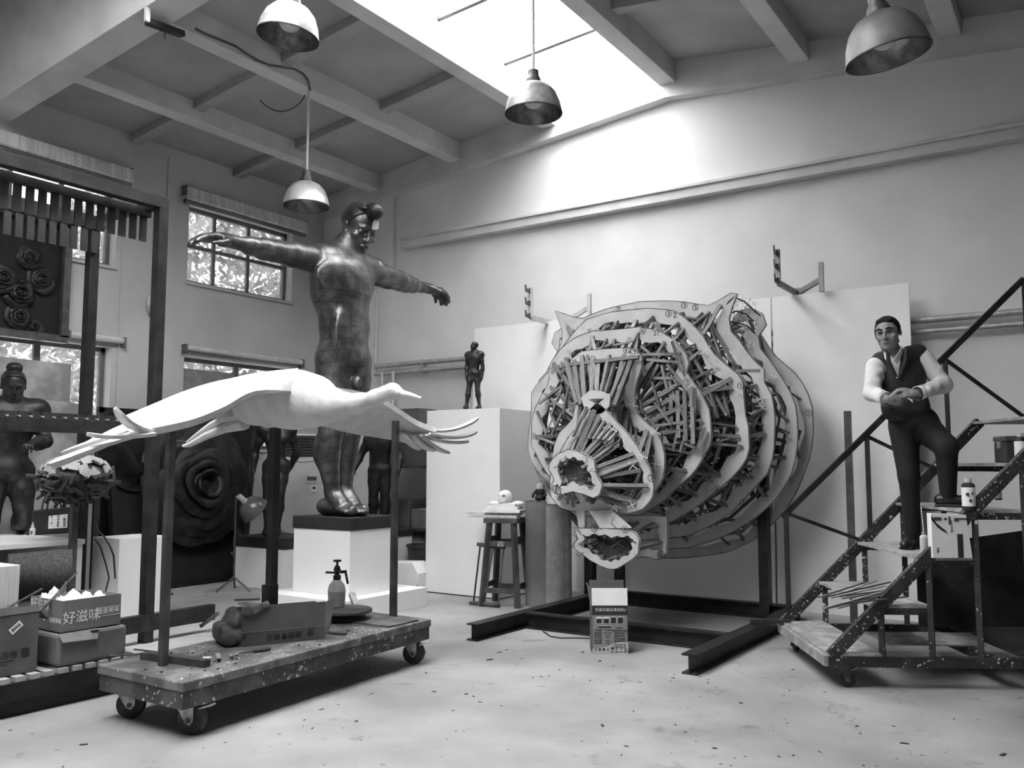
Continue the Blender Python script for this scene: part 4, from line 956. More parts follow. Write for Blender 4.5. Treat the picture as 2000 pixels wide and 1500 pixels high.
# ================================================================ wheeled stair platform
SO = at(1617, 1281, z=.2); SO2 = at(1534, 1217, z=.2); SA = math.radians(30.9)
SU = V((math.cos(SA), math.sin(SA), 0)); SV = V((-math.sin(SA), math.cos(SA), 0)); SW = (SO2-SO).dot(SV)
def sp(u, v, z): return V((SO.x, SO.y, 0))+SU*u+SV*v+V((0, 0, z))
def sp_px(x, y, v):
    """point of the vertical plane at depth v of the stair seen at a mark"""
    r = at(x, y, d=1.0)-V((0, 0, CAMH)); o = V((0, 0, CAMH)); n = SV; k = (sp(0, v, 0)-o).dot(n)/r.dot(n); return o+r*k
TREAD = spotted('worn_tread_board', .30, .5, .13, 30, .7, .25)
def stairs():
    t = thing('stair_platform', 'dark paint-spattered steel step platform on castors with handrail', 'stair', (SO.x, SO.y, 0))
    sb = lambda a, b, w, h, nm, m=STAIRS: MB().bar(a, b, w, h).build(nm, m, t, bev=.002)
    # base frame
    sb(sp(0, 0, .168), sp(3.2, 0, .168), .05, .065, 'base_rail'); sb(sp(0, SW, .168), sp(3.2, SW, .168), .05, .065, 'base_rail')
    sb(sp(0, 0, .168), sp(0, SW, .168), .05, .065, 'base_rail', TREAD); sb(sp(1.05, 0, .168), sp(1.05, SW, .168), .05, .06, 'base_rail')
    MB().prism([sp(0, -.02, .2), sp(.33, -.02, .2), sp(.33, SW+.02, .2), sp(0, SW+.02, .2)], (0, 0, .018)).build('tread', TREAD, t, bev=.003)
    zs = [.52, .82, 1.12, 1.42]
    us = [.29, .59, .89, 1.19]
    for i, (u0, z) in enumerate(zip(us, zs)):
        MB().prism([sp(u0, .0, z-.02), sp(u0+.36, .0, z-.02), sp(u0+.36, SW, z-.02), sp(u0, SW, z-.02)], (0, 0, .02)).build('tread', TREAD, t, bev=.002)
        b = MB()
        for v in (.02, SW-.02): b.bar(sp(u0, v, z-.042), sp(u0+.36, v, z-.042), .035, .04)
        b.bar(sp(u0+.34, .02, z-.042), sp(u0+.34, SW-.02, z-.042), .035, .04).build('tread_bracket', STAIRS, t)
    # platform beyond the frame edge
    MB().prism([sp(1.5, 0, 1.72), sp(3.2, 0, 1.72), sp(3.2, SW, 1.72), sp(1.5, SW, 1.72)], (0, 0, .02)).build('landing', TREAD, t)
    for v in (0, SW): sb(sp(.02, v, .20), sp(1.56, v, 1.74), .05, .075, 'stringer')
    for u, z in ((.34, .52), (.65, .82), (.95, 1.12), (1.26, 1.42), (2.2, 1.70)):
        for v in ((.0, SW) if u < 2 else (0,)): sb(sp(u, v, .2), sp(u, v, z-.04), .035, .035, 'strut')
    # handrail on the wall side: posts, rail, braces
    tops = []
    for (x, yt, yb) in ((1535, 1002, 1215), (1693, 852, 1062), (1846, 702, 930), (1999, 545, 800)):
        a = sp_px(x, yt, SW); b = sp_px(x+3, yb, SW); b = V((a.x, a.y, b.z if x < 1900 else 1.735)); tops.append((a, b)); sb(b, a, .032, .032, 'rail_post', DARKST)
    sb(tops[0][0]+SU*-.03+V((0, 0, -.03)), tops[-1][0], .034, .045, 'handrail', DARKST)
    for i in range(3):
        q = V((tops[i+1][0].x, tops[i+1][0].y, tops[i+1][1].z)); sb(tops[i][0], q, .026, .026, 'brace', DARKST)
    # boards hung inside and dark boards below the landing
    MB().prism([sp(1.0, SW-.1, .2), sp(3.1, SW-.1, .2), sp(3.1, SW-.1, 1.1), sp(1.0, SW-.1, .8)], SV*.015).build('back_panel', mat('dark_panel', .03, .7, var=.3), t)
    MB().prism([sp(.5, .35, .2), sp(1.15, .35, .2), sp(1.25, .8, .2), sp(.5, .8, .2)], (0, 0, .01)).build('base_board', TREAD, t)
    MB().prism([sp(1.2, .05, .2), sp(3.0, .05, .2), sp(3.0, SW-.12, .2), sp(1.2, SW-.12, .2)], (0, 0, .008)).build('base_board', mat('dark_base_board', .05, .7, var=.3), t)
    MB().prism([sp(.05, SW-.1, .2), sp(.05, SW-.06, .2), sp(-.25, SW-.06, .2), sp(-.25, SW-.1, .2)], (0, 0, .04)).build('base_lug', STAIRS, t)
    caster(t, sp(.13, .04, 0), .135, .048, .3, True, .03); caster(t, sp(.10, SW-.04, 0), .135, .048, 2.2, False, .03); caster(t, sp(2.9, .05, 0), .135, .048, .5, False, .03); caster(t, sp(2.9, SW-.05, 0), .135, .048, .5, False, .03)
    # a paint-stained strip of tape / rag on the near stringer
    return t
stairs()
def cylcan(name, label, c, r, h, lab, cap, mat_body):
    t = thing(name, label, 'can', tuple(c))
    MB().lathe([(r*.96, 0), (r, .006), (r, h*.78), (r*.9, h*.82), (r*.55, h*.87)], c, 24).build('body', mat_body, t, smooth=True)
    MB().lathe([(r*.5, h*.86), (r*.52, h*.9), (r*.52, h)], c, 18).build('cap', cap, t, smooth=True)
    b = MB().lathe([(r*1.01, h*.12), (r*1.01, h*.72)], c, 24, cap=False).build('label_wrap', lab, t, smooth=True)
    return t
def stair_things():
    f = (V((0, 0, 0))-V((SO.x, SO.y, 0))).normalized(); rt_ = V((_rt[0], _rt[1], 0))
    # aerosol with straw and booklet pile on the third tread
    c = at(1806, 1084, z=.82); t = cylcan('aerosol_can', 'pale dented spray can with upright straw on the tread beside the shoe', c, .026, .15, mat('pale_label', .5, .6, var=.12), ZINC, PALEST)
    a = c+V((0, 0, .15)); MB().bar(a, a+V((-.01, 0, .16)), .011, .006).build('straw', PALEST, t)
    c = at(1893, 996, z=1.12); t = cylcan('aerosol_can', 'white labelled spray can with pale cap on the upper tread', c, .040, .20, PAPER, PALEST, BLACK)
    for i, (dx, dz) in enumerate(((-.012, .10), (.014, .105), (.004, .06))):
        p = c+f*.042+rt_*dx+V((0, 0, dz)); MB().lathe([(.0, 0), (.011, .0005), (.009, .001)], p, 10, Matrix.Rotation(math.pi/2, 3, 'X').to_3x3()).build('printed_mark', INK, t)
    c = sp_px(1995, 904, .28); t = cylcan('aerosol_can', 'white labelled spray can at the right edge on the highest tread', c, .038, .20, PAPER, PALEST, BLACK)
    c = at(1926, 977, z=1.12)+V((.08, .1, 0)); t = cylcan('aerosol_can', 'small dark can with square white label in shadow behind the stringer', c, .026, .12, mat('dim_label', .35, .6), BLACK, BLACK)
    c = at(1910, 994, z=1.12); tag(MB().box(c+V((0, 0, .02)), (.05, .04, .04), Matrix.Rotation(SA, 3, 'Z')).build('white_carton', PAPER), 'tiny white box beside the spray can on the upper tread', 'box')
    # standing printed sheet boxes
    a, b = at(1822, 1090, z=.82), at(1900, 1090, z=.82); d = (b-a).normalized(); n = V((-d.y, d.x, 0)); t = thing('printed_carton', 'white printed carton with tool pictures standing on the tread behind the stringer', 'box', tuple(a))
    MB().prism([a, b, b+V((0, 0, .27))-d*.03, a+V((0, 0, .28))], n*.06).build('carton', PAPER, t, bev=.002)
    o = lambda x, z: a+d*x-n*.002+V((0, 0, z))
    MB().prism([o(.0, .27), o(.03, .22), o(.09, .17), o(.10, .15), o(.04, .19), o(.0, .24)], n*.0015).build('black_swoosh', INK, t)
    for x, z, w, h in ((.04, .245, .05, .022), (.09, .245, .02, .012), (.115, .235, .012, .05), (.16, .24, .03, .022), (.2, .245, .05, .01)): MB().prism([o(x-w/2, z-h/2), o(x+w/2, z-h/2), o(x+w/2, z+h/2), o(x-w/2, z+h/2)], n*.0015).build('tool_picture', GINK, t)
    MB().prism([o(.16, .002), o(.195, .002), o(.195, .15), o(.16, .15)], n*.0015).build('black_band', INK, t)
    text('printing', 'Spray Gun', .018, tuple(o(.125, .20)), (0, 0, 1), -d, INK, t); text('printing', '喷枪', .018, tuple(o(.035, .05)), (0, 0, 1), -d, INK, t)
    # toolbox
    c = sp_px(1990, 894, .75); c.z = 1.422; t = thing('toolbox', 'dark lidded toolbox at the right edge behind the spray can', 'toolbox', tuple(c)); R = Matrix.Rotation(SA, 3, 'Z')
    MB().box(c+V((0, 0, .075)), (.26, .18, .15), R).build('body', mat('dark_plastic', .06, .5), t, bev=.01); MB().box(c+V((0, 0, .172)), (.27, .19, .04), R).build('lid', mat('grey_plastic', .1, .5), t, bev=.01); MB().box(c+R @ V((-.135, 0, .13)), (.012, .05, .05), R).build('latch', ZINC, t)
    # bundle of thin laths on the second tread
    rnd = random.Random(5)
    for i in range(11):
        x0 = rnd.uniform(1598, 1650); y0 = rnd.uniform(1160, 1190); x1 = x0+rnd.uniform(80, 130); y1 = y0-rnd.uniform(12, 32)
        z = .53+.012*(i % 5); tag(MB().bar(at(x0, y0, z=z), at(x1, y1, z=z+.01), .014, .008).build('lath_strip', WOOD if i % 3 else PLYW), 'thin loose wooden strip in the bundle lying on the lowest raised tread', 'wood strip', 'strips on the lowest raised tread')
    return
stair_things()
tag(MB().bar(at(1655, 803, Y=8.45), V((at(1668, 1205, Y=8.45).x, 8.45, .0)), .055, .055, (1, 0, 0)).build('steel_column', GREYST), 'upright bare grey steel tube standing behind the stair handrail', 'tube')

# ================================================================ man on the stair
def man():
    base = at(1776, 1070, z=.82); D0 = float((np.array(base)-np.array([0, 0, CAMH]))@_fw)
    t = thing('person', 'man in dark waistcoat, white shirt and dark trousers leaning on stair rail, hands together', 'person', tuple(base))
    Q = lambda x, y, dd=0: np.array(at(x, y, d=D0-dd))
    ncam = -np.array([_fw[0], _fw[1], 0]); ncam /= np.linalg.norm(ncam); rgt = _rt
    fw_t = ncam*.97-rgt*.25; T = rotm(tuple(fw_t))
    SKIN = mat('skin', .21, .5, var=.08, scale=8, v2=.235); SHIRT = mat('white_shirt', .62, .8, var=.04, scale=7, bump=.2, bscale=9); VEST = mat('dark_wool', .022, .75, var=.2, scale=40); TROU = mat('dark_trousers', .012, .8, var=.2); SHOE = mat('black_shoe', .015, .35)
    HAIR = mat('black_hair', .008, .8, var=.3, scale=40, spec=.2)
    # head
    hc = Q(1734, 652, .06); hf = ncam*.80-rgt*.60+np.array([0, 0, -.10]); HR = rotm(tuple(hf), (rgt[0]*-.12, rgt[1]*-.12, 1)); hh = .245
    sk = head_prims(hc, HR, hh, k=.011)
    sk += [cone(Q(1744, 692, .0), hc-np.array([0, 0, .05])-ncam*.01, .062, .058, .02)]
    sk += [ell(Q(1757, 740, 0), (.09, .14, .17), T, .03), cone(Q(1718, 712, 0), Q(1796, 696, 0), .05, .05, .03), cone(Q(1757, 705), Q(1744, 690), .06, .058, .03)]
    # arms inside the sleeves, then hands
    RS, RE, RW = Q(1709, 716, .02), Q(1703, 768, .10), Q(1733, 780, .27)
    LS, LE, LW = Q(1804, 700, .02), Q(1843, 752, .08), Q(1790, 769, .28)
    for a, e, w in ((RS, RE, RW), (LS, LE, LW)): sk += [cone(a, e, .04, .036, .02), cone(e, w, .036, .027, .02)]
    up = np.array([0, 0, 1.0])
    sk += hand_prims(RW, tuple(rgt*.96+ncam*.15-up*.12), tuple(ncam*.8-up*.45), tuple(up), .185, (.55, .6, .65, .7), .06, .35, rf=.05, k=.005)
    sk += hand_prims(LW, tuple(-rgt*.95+ncam*.05+up*.06), tuple(ncam*.75+up*.6), tuple(up), .185, (.5, .55, .6, .65), .06, .35, rf=.05, k=.005)
    sdf_obj('body', sk, .0045, SKIN, t)
    P = lambda f, l, u: hc+HR@np.array([f, l, u])*hh
    hair = [ell(P(-.078, 0, .15), (hh*.415, hh*.343, hh*.378), HR, .01), ell(P(.43, 0, -.08), (hh*.34, hh*.62, hh*.42), HR, .03, sub=True), ell(P(.16, 0, -.40), (hh*.7, hh*.8, hh*.36), HR, .015, sub=True)]
    hair += [cone(P(.10+.03*math.sin(i*2.1), -.2+.057*i, .42-.012*abs(i-3)), P(.23, -.19+.052*i, .35+.015*math.sin(i*3)), hh*.05, hh*.03, .012) for i in range(8)]
    hair += [cone(P(.04, s*.315, .12), P(.035, s*.325, -.06), hh*.03, hh*.016, .012) for s in (-1, 1)]
    sdf_obj('hair', hair, .005, HAIR, t)
    for s in (-1, 1):
        MB().tube([P(.40, s*.05, .125), P(.385, s*.14, .150), P(.31, s*.24, .115)], [.0045, .006, .003], 6).build('eyebrow', HAIR, t, smooth=True)
        MB().tube([P(.352, s*.075, .028), P(.356, s*.13, .04), P(.315, s*.20, .025)], [.002, .0042, .002], 6).build('eye', HAIR, t, smooth=True)
    MB().tube([P(.375, -.075, -.255), P(.398, 0, -.25), P(.375, .075, -.255)], [.0015, .0022, .0015], 6).build('mouth_line', mat('lip', .10, .5), t, smooth=True)
    # shirt
    sh = [ell(Q(1757, 738, 0), (.127, .160, .19), T, .03), ell(Q(1767, 785, 0), (.105, .145, .14), T, .04), cone(Q(1716, 713, 0), Q(1798, 696, 0), .058, .058, .04), cone(Q(1757, 706), Q(1746, 694), .08, .072, .03),
          cone(RS, RE, .062, .056, .03), cone(RE, RE*.25+RW*.75, .056, .045, .02), cone(LS, LE, .064, .058, .03), cone(LE, LE*.25+LW*.75, .058, .046, .02)]
    rr = random.Random(4)
    for a, e in ((RS, RE), (LS, LE), (RE, RW), (LE, LW)):
        for i in range(5):
            q = a+(e-a)*rr.uniform(.15, .85); o = np.array([rr.uniform(-.04, .04), rr.uniform(-.04, .04), rr.uniform(-.03, .03)]); sh.append(cone(q+o*.6+ncam*.03, q-o+ncam*.028, .022, .018, .02))
    sdf_obj('shirt', sh, .007, SHIRT, t)
    for w, e in ((RW, RE), (LW, LE)):
        d = (w-e)/np.linalg.norm(w-e); a = w-d*.085; b = w-d*.012
        cf = MB().tube([V(a), V(b)], [.048, .05], 20, cap=False); g = cf.build('cuff', SHIRT, t, smooth=True); so = g.modifiers.new('cloth_thickness', 'SOLIDIFY'); so.thickness = .004
        MB().lathe([(.006, 0), (.006, .004), (.001, .006)], V(a*.3+b*.7-up*.045+ncam*.022), 8, Matrix.Rotation(math.pi/2, 3, 'X')).build('cuff_link', BLACK, t)
    col = MB()
    for s, pts in ((-1, [(1726, 686), (1729, 700), (1737, 712), (1745, 703)]), (1, [(1763, 676), (1762, 692), (1752, 712), (1746, 703)])):
        col.sheet([[V(Q(x, y, .11)) for x, y in pts[:2]], [V(Q(x, y, .150)) for x, y in (pts[3], pts[2])]], .005)
    col.build('collar', SHIRT, t, smooth=True)
    # waistcoat with V opening
    ve = [ell(Q(1757, 738, 0), (.135, .172, .20), T, .03), ell(Q(1767, 788, .0), (.125, .158, .15), T, .05), cone(Q(1722, 706, .0), Q(1792, 692, 0), .072, .072, .03),
          ell(Q(1752, 802, .02), (.108, .09, .075), T, .04), ell(Q(1788, 800, .02), (.108, .09, .075), T, .04)]
    tip = Q(1754, 733, .16)
    for i in range(12):
        q = i/11; c = tip+(Q(1746, 672, .12)-tip)*q; ve.append(ell(c, (.12, .008+.07*q, .02), T, .006, sub=True))
    ve += [ell(Q(1744, 676, 0), (.2, .08, .07), T, .01, sub=True), ell(RS+np.array(-rgt)*.075-up*.03, (.2, .07, .12), T, .01, sub=True), ell(LS+np.array(rgt)*.07-up*.03, (.2, .07, .12), T, .01, sub=True)]
    sdf_obj('waistcoat', ve, .007, VEST, t)
    for pts in ([(1733, 690), (1736, 708), (1752, 736)], [(1770, 682), (1768, 708), (1756, 736)]):
        MB().tube([V(Q(x, y, .145-.02*(i == 0))) for i, (x, y) in enumerate(pts)], [.012, .016, .006], 8).build('lapel', VEST, t, smooth=True)
    # trousers
    HPR, KNR, ANR = Q(1765, 838, 0), Q(1775, 930, .05), Q(1783, 1046, .0)
    HPL, KNL, ANL = Q(1808, 838, .02), Q(1848, 872, .30), Q(1852, 968, .22)
    tr = [ell(Q(1784, 822, 0), (.125, .165, .12), T, .04), cone(HPR, KNR, .100, .072, .03), cone(KNR, ANR, .070, .052, .02), cone(HPL, KNL, .105, .08, .03), cone(KNL, ANL, .075, .052, .02)]
    sdf_obj('trousers', tr, .009, TROU, t)
    for an, d, gz in ((ANR, ncam*.75-rgt*.65, .822), (ANL, ncam*.5+rgt*.85, 1.122)):
        d = d/np.linalg.norm(d); f = np.array([an[0], an[1], gz])
        s_ = [cone(f+up*.045-d*.05, f+up*.04+d*.13, .042, .036, .02), cone(f+up*.06, an, .045, .045, .02), ell(f+d*.15+up*.032, (.06, .042, .03), rotm(tuple(d)), .02)]
        sdf_obj('shoe', s_, .006, SHOE, t); MB().box(V(f+d*.05+up*.009), (.27, .085, .016), Matrix.Rotation(math.atan2(d[1], d[0]), 3, 'Z')).build('shoe_sole', BLACK, t, bev=.006)
    # wrist watch and the scrap of paper between the fingers
    d = (LW-LE)/np.linalg.norm(LW-LE); MB().tube([V(LW-d*.016), V(LW+d*.008)], .037, 20).build('watch', GREYST, t, smooth=True)
    MB().prism([V(Q(1770, 776, .36)), V(Q(1782, 780, .36)), V(Q(1783, 787, .36))], V(ncam*.002)).build('paper_scrap', PAPER, t)
    return t
man()

# ================================================================ back wall: leaning boards, pipes, brackets
bd = [(-6.50, -2.76, 'tall white wall board leaning behind the bear head', ), (-2.74, -1.45, 'narrow white wall board leaning behind the standing man')]
for xa, xb, lab in bd:
    tag(MB().prism([(xa, 8.80, 0), (xb, 8.80, 0), (xb, 8.90, 3.115), (xa, 8.90, 3.115)], (0, .022, 0)).build('wall_board', WHITE), lab, 'board')
m = MB(); g = []
for i in range(9):
    a = i/8; g.append([V((-4.72+.02*j+.28*math.sin(a*1.4)-.02*j*a, 8.62+.13*a, .02+a*.9+.01*j)) if False else V((-4.95+.075*j, 8.72-.10*math.sin(math.pi*a)*(j/8), .05+a*(.95-.06*j))) for j in range(9)])
tag(MB().sheet(g, .004).build('curled_sheet', WHITE, smooth=True), 'curled white plastic sheet hanging behind the bear chin', 'sheet')
pp = thing('heating_pipes', 'pair of grey heating pipes running along the back wall', 'pipe', (-8.3, 9.1, 2.6))
MB().tube([(-8.36, 9.10, 2.775), (XR, 9.10, 2.785)], .033, 12).build('pipe', ZINC, pp, smooth=True); MB().tube([(-8.36, 9.10, 2.665), (XR, 9.10, 2.675)], .028, 12).build('pipe', ZINC, pp, smooth=True)
MB().tube([(-8.36, 9.12, 2.70), (-8.36, 9.12, 3.75)], .022, 10).build('riser_pipe', PALEST, pp, smooth=True)
for x in (-8.2, -8.0): MB().tube([(x, 9.08, 2.68), (x, 9.08, 1.9)], .022, 10).build('drop_pipe', PALEST, pp, smooth=True)
MB().lathe([(.05, 0), (.058, .01), (.05, .02)], (-7.93, 9.0, 2.45), 14, Matrix.Rotation(math.pi/2, 3, 'X')).build('valve_wheel', GREYST, pp)
for x in np.arange(-7.5, 1.4, 1.45): MB().span((x-.008, 9.07, 2.63), (x+.008, YB, 2.81)).build('pipe_clip', ZINC, pp)
def rack_bracket(label, ra, rY, rb, bY, mt):
    t = thing('wall_bracket', label, 'bracket', (at(ra[0], ra[2], Y=rY).x, YB, at(ra[0], ra[2], Y=rY).z))
    a0, a1 = at(ra[0], ra[1], Y=rY), at(ra[0], ra[2], Y=rY); a0 = V((a1.x, a1.y, a0.z))
    node = V((a1.x, YB-.01, a1.z)); m = MB().bar(a0, a1, .055, .03, (0, 1, 0)); m.build('upright', mt, t)
    MB().bar(a1, node, .03, .055).build('arm', mt, t)
    h = a0.z-a1.z
    for i in range(3):
        z = a1.z+h*(.06+.42*i); p = V((a1.x, rY, z)); e = p+V((-.012*0, -.11, .0)); MB().prism([p+V((0, 0, .035)), p+V((0, 0, -.035)), e+V((0, 0, -.03)), e+V((0, -.012, .05)), e+V((0, .004, .05)), e+V((0, .018, .005))], (.012, 0, 0)).build('prong', GREYST, t)
    b0, b1 = at(rb[0], rb[1], Y=bY), at(rb[0], rb[2], Y=bY); b0 = V((b1.x, b1.y, b0.z)); MB().bar(b0, b1, .045, .035, (0, 1, 0)).build('upright', mt, t)
    MB().bar(V((b1.x, b1.y, b1.z+(b0.z-b1.z)*.42)), node+V((0, -.02, 0)), .03, .05).build('arm', mt, t)
    MB().box(node+V((0, .004, 0)), (.10, .012, .12)).build('wall_plate', mt, t)
rack_bracket('white steel prong bracket on the wall above the bear ear at left', (1036, 562, 620), 8.52, (1151, 574, 620), 8.80, PALEST)
rack_bracket('grey steel prong bracket on the wall above the right board', (1519, 487, 552), 8.52, (1605, 512, 570), 8.80, mat('grey_bracket', .22, .5, metal=.3))

# ================================================================ pendant lamps
SHADE_IN = mat('lamp_reflector', .35, .22, metal=.85, var=.35, scale=14); SHADE = mat('lamp_enamel', .30, .5, metal=.3, var=.3, scale=9); BULB = mat('frosted_bulb', .55, .35, var=.03)
def lamp(label, px, py, d, topz, tilt=(0, 0), shade=SHADE, r=.24):
    c = at(px, py, d=d); t = thing('pendant_lamp', label, 'lamp', tuple(c))
    R = (Matrix.Rotation(tilt[0], 3, 'X') @ Matrix.Rotation(tilt[1], 3, 'Y'))
    prof = [(r, 0), (r*.99, .02), (r*.93, .09), (r*.80, .17), (r*.60, .225), (r*.36, .255), (r*.24, .262)]
    MB().lathe(prof, c, 40, R, cap=False).build('shade', shade, t, smooth=True)
    MB().lathe([(q*.97, z-.004) for q, z in prof], c, 40, R, cap=False).build('reflector', SHADE_IN, t, smooth=True)
    MB().lathe([(r*1.005, -.006), (r*1.015, 0), (r*1.005, .006), (r*.985, 0), (r*1.005, -.006)], c, 40, R, cap=False).build('rim', GREYST, t, smooth=True)
    MB().lathe([(.065, .25), (.07, .27), (.06, .30), (.045, .33), (.045, .37), (.018, .39)], c, 18, R).build('neck', GREYST, t, smooth=True)
    b = [(.001, .045)]+[(.088*math.sin(a), .133-.088*math.cos(a)) for a in np.linspace(.25, 2.5, 9)]+[(.03, .24)]
    MB().lathe(b, c, 20, R).build('bulb', BULB, t, smooth=True)
    if topz: q = c+R @ V((0, 0, .385)); MB().tube([q, V((q.x, q.y, topz))], .012, 8).build('rod', PALEST, t, smooth=True)
    return t
lamp('silvery dome pendant lamp hanging low beside the statue head', 598, 403, 9.29, 5.47, shade=mat('lamp_aluminium', .5, .4, metal=.4, var=.2))
lamp('dome pendant lamp cut by the top edge above the left bay', 562, 72, 6.9, 5.58, (-.06, .1))
lamp('scratched dome pendant lamp hanging on a long rod under the skylight', 1042, 222, 7.4, 5.75)
lamp('large tilted dome pendant lamp at the upper right', 1735, 110, 5.2, 5.52, (.12, -.14), mat('lamp_dark_enamel', .16, .5, metal=.4, var=.2))
# cables and clamp on the beam
tag(MB().tube([at(x, y, X=-6.84) for x, y in ((382, 56), (400, 66), (425, 76), (460, 90), (480, 104), (500, 117), (525, 127), (550, 131), (575, 135), (592, 144), (602, 156))]+[at(606, 176, d=9.3)], .011, 6).build('lamp_cable', mat('grey_cable', .10, .6), smooth=True), 'loose grey cable clipped along the ceiling beam to the low lamp', 'cable')
tag(MB().tube([at(x, y, d=9.4) for x, y in ((508, 196), (515, 203), (525, 210), (537, 216), (550, 218), (565, 215), (578, 208), (588, 199), (596, 186))], .008, 6).build('lamp_cable', mat('dark_cable', .06, .6), smooth=True), 'short slack cable loop hanging under the ribs by the low lamp', 'cable')
kk = thing('beam_clamp', 'black steel clamp bolted under the girder at upper left', 'clamp', tuple(at(320, 55, z=5.2)))
MB().bar(at(288, 42, z=5.22), at(356, 67, z=5.28), .07, .05).build('angle', BLACK, kk); a = at(287, 42, z=5.2); MB().bar(a, a+V((0, 0, .2)), .04, .03).build('tab', PALEST, kk); b = at(322, 62, z=5.22); MB().tube([b, b-V((0, 0, .06))], .01, 6).build('bolt', GREYST, kk)

# ================================================================ window blinds, mask, reliefs on the left wall
BLIND = mat('striped_blind', .55, .7, var=.15, scale=3.0, stretch=(1, 8, 1))
def blind(label, y0, y1, z, valance):
    t = thing('window_blind', label, 'blind', (XL, (y0+y1)/2, z))
    if valance: MB().prism([(XL+.01, y0, z-.17), (XL+.14, y0, z-.15), (XL+.12, y0, z), (XL+.01, y0, z)], (0, y1-y0, 0)).build('valance', BLIND, t)
    MB().tube([(XL+.06, y0, z-.02 if not valance else z-.17), (XL+.06, y1, z-.02 if not valance else z-.17)], .035, 12).build('roller', PALEST if not valance else FRAMEM, t, smooth=True)
    for y in (y0, y1): MB().span((XL, y-.012, z-.10), (XL+.1, y+.012, z+.02)).build('end_bracket', FRAMEM, t)
blind('striped roller blind housing above the upper window beside the statue arm', 6.72, 8.72, 4.87, True); blind('striped roller blind housing above the upper left window behind the rack', 2.6, 5.97, 4.87, True)
blind('rolled blind over the lower window behind the crane wing', 6.8, 8.72, 2.88, False); blind('white rolled blind just right of the dark rose panel', at(131, 560, X=XL+.1).y+.06, 5.97, 2.86, False)
# pale pulled-down screens in the lower windows
tag(MB().span((XL-.10, 6.86, 2.05), (XL-.095, 7.66, 2.62)).build('window_screen', mat('grey_screen', .22, .6)), 'grey screen behind the left sash of the lower window by the statue', 'screen')
mk = thing('face_mask', 'white plaster face mask hanging on the left wall behind the rack post', 'mask', tuple(at(300, 597, X=XL)))
c = at(300, 597, X=XL+.03); sdf_obj('mask', head_prims(c, rotm((1, -.05, .05)), .30, k=.015, ears=False)+[ell((XL-.25, c.y, c.z), (.28, .6, .6), None, .005, sub=True)], .008, mat('mask_plaster', .48, .7), mk)
ROSEM = mat('black_rose_relief', .013, .48, var=.5, scale=7, bump=.25, bscale=25, spec=.3)
ROSEP = mat('black_relief_panel', .010, .65, var=.3, scale=4, spec=.25)
def rose(parent, c, r, n_ax, nm='rose', mt=None, layers=5, seed=0, flat=.35):
    """rose relief: overlapping cupped petals with rolled rims about axis n_ax, rising to a tight bud"""
    rnd = random.Random(seed); x, y, z = frame(n_ax); base = MB().lathe([(r*.9, 0), (r*.6, r*flat*.25), (r*.16, r*flat*.95), (.02*r, r*flat*1.1)], c, 20, Matrix((x, y, z)).transposed()).build(nm, mt or ROSEM, parent, smooth=True)
    for L in range(layers):
        q = 1-L/(layers-.4); R = r*(.16+.84*q**1.15); k = 4 if L < 3 else 3; off = rnd.uniform(0, 6)
        for i in range(k):
            a0 = off+2*math.pi*i/k+rnd.uniform(-.15, .15); da = 2*math.pi/k*rnd.uniform(.62, .8); Rp = R*rnd.uniform(.9, 1.1); tip = rnd.uniform(.2, 1.0); g = []
            for s in range(7):
                u = s/6; row = []
                for j in range(13):
                    v = j/12*2-1; a = a0+v*da; rr = Rp*(.30+.70*u)*(1-.22*v*v*u)*(1+.04*math.sin(5*v+seed+i)*u)
                    h = r*flat*(.12+.62*(1-q))+r*flat*(.55+.3*(1-q))*math.sin(min(u*1.9, 1.75))*(1-.45*v*v*tip)-r*flat*.9*q*max(0, u-.72)*(.5+tip*(1-abs(v)))
                    row.append(V(c)+x*math.cos(a)*rr+y*math.sin(a)*rr+z*h)
                g.append(row)
            MB().sheet(g, .012*r).build('petal', mt or ROSEM, base, smooth=True)
    return base
rp = thing('rose_relief', 'black framed relief panel of several roses high on the left wall', 'relief', (XL, 4.2, 3.3))
Yr = at(131, 560, X=XL+.1).y; zt, zb = 4.02, at(130, 660, X=XL+.1).z
MB().span((XL+.02, 2.2, zb), (XL+.06, Yr, zt)).build('panel', ROSEP, rp)
for a, b in (((XL+.02, Yr-.05, zb), (XL+.12, Yr+.03, zt)), ((XL+.02, 2.2, zb-.06), (XL+.12, Yr+.03, zb+.02)), ((XL+.02, 2.2, zt-.02), (XL+.12, Yr+.03, zt+.06))): MB().span(a, b).build('frame_bar', GREYST if a[2] < 2.9 else ROSEP, rp)
for i, (x, y, r) in enumerate(((55, 505, .14), (78, 548, .155), (37, 573, .17), (35, 620, .14), (64, 641, .11), (2, 545, .17))):
    rose(rp, at(x, y, X=XL+.06), r, (1, -.15, .1), seed=i, layers=4, flat=.5)
# the large single rose leaning at the wall
rl = thing('rose_relief', 'huge dark relief panel of one open rose leaning against the left wall', 'relief', (-9.1, 7.2, 0))
tl, tr_, br, bl = at(212, 800, X=-9.30), at(500, 822, X=-9.30), at(474, 1112, X=-9.0), at(228, 1132, X=-9.0)
tr_.z = tl.z = (tl.z+tr_.z)/2; bl.z = br.z = .05
MB().prism([bl, br, tr_, tl], (-.05, 0, 0)).build('panel', ROSEP, rl)
for a, b in ((bl, tl), (tl, tr_), (tr_, br), (br, bl)): MB().bar(a, b, .06, .08).build('frame_bar', ROSEP, rl)
MB().span((-9.05, bl.y, 0), (-8.95, bl.y+.1, .05)).span((-9.05, br.y-.1, 0), (-8.95, br.y, .05)).build('foot_block', WOODD, rl)
rose(rl, at(375, 950, X=-9.12), .78, (1, -.05, .12), seed=21, layers=6, flat=.34)
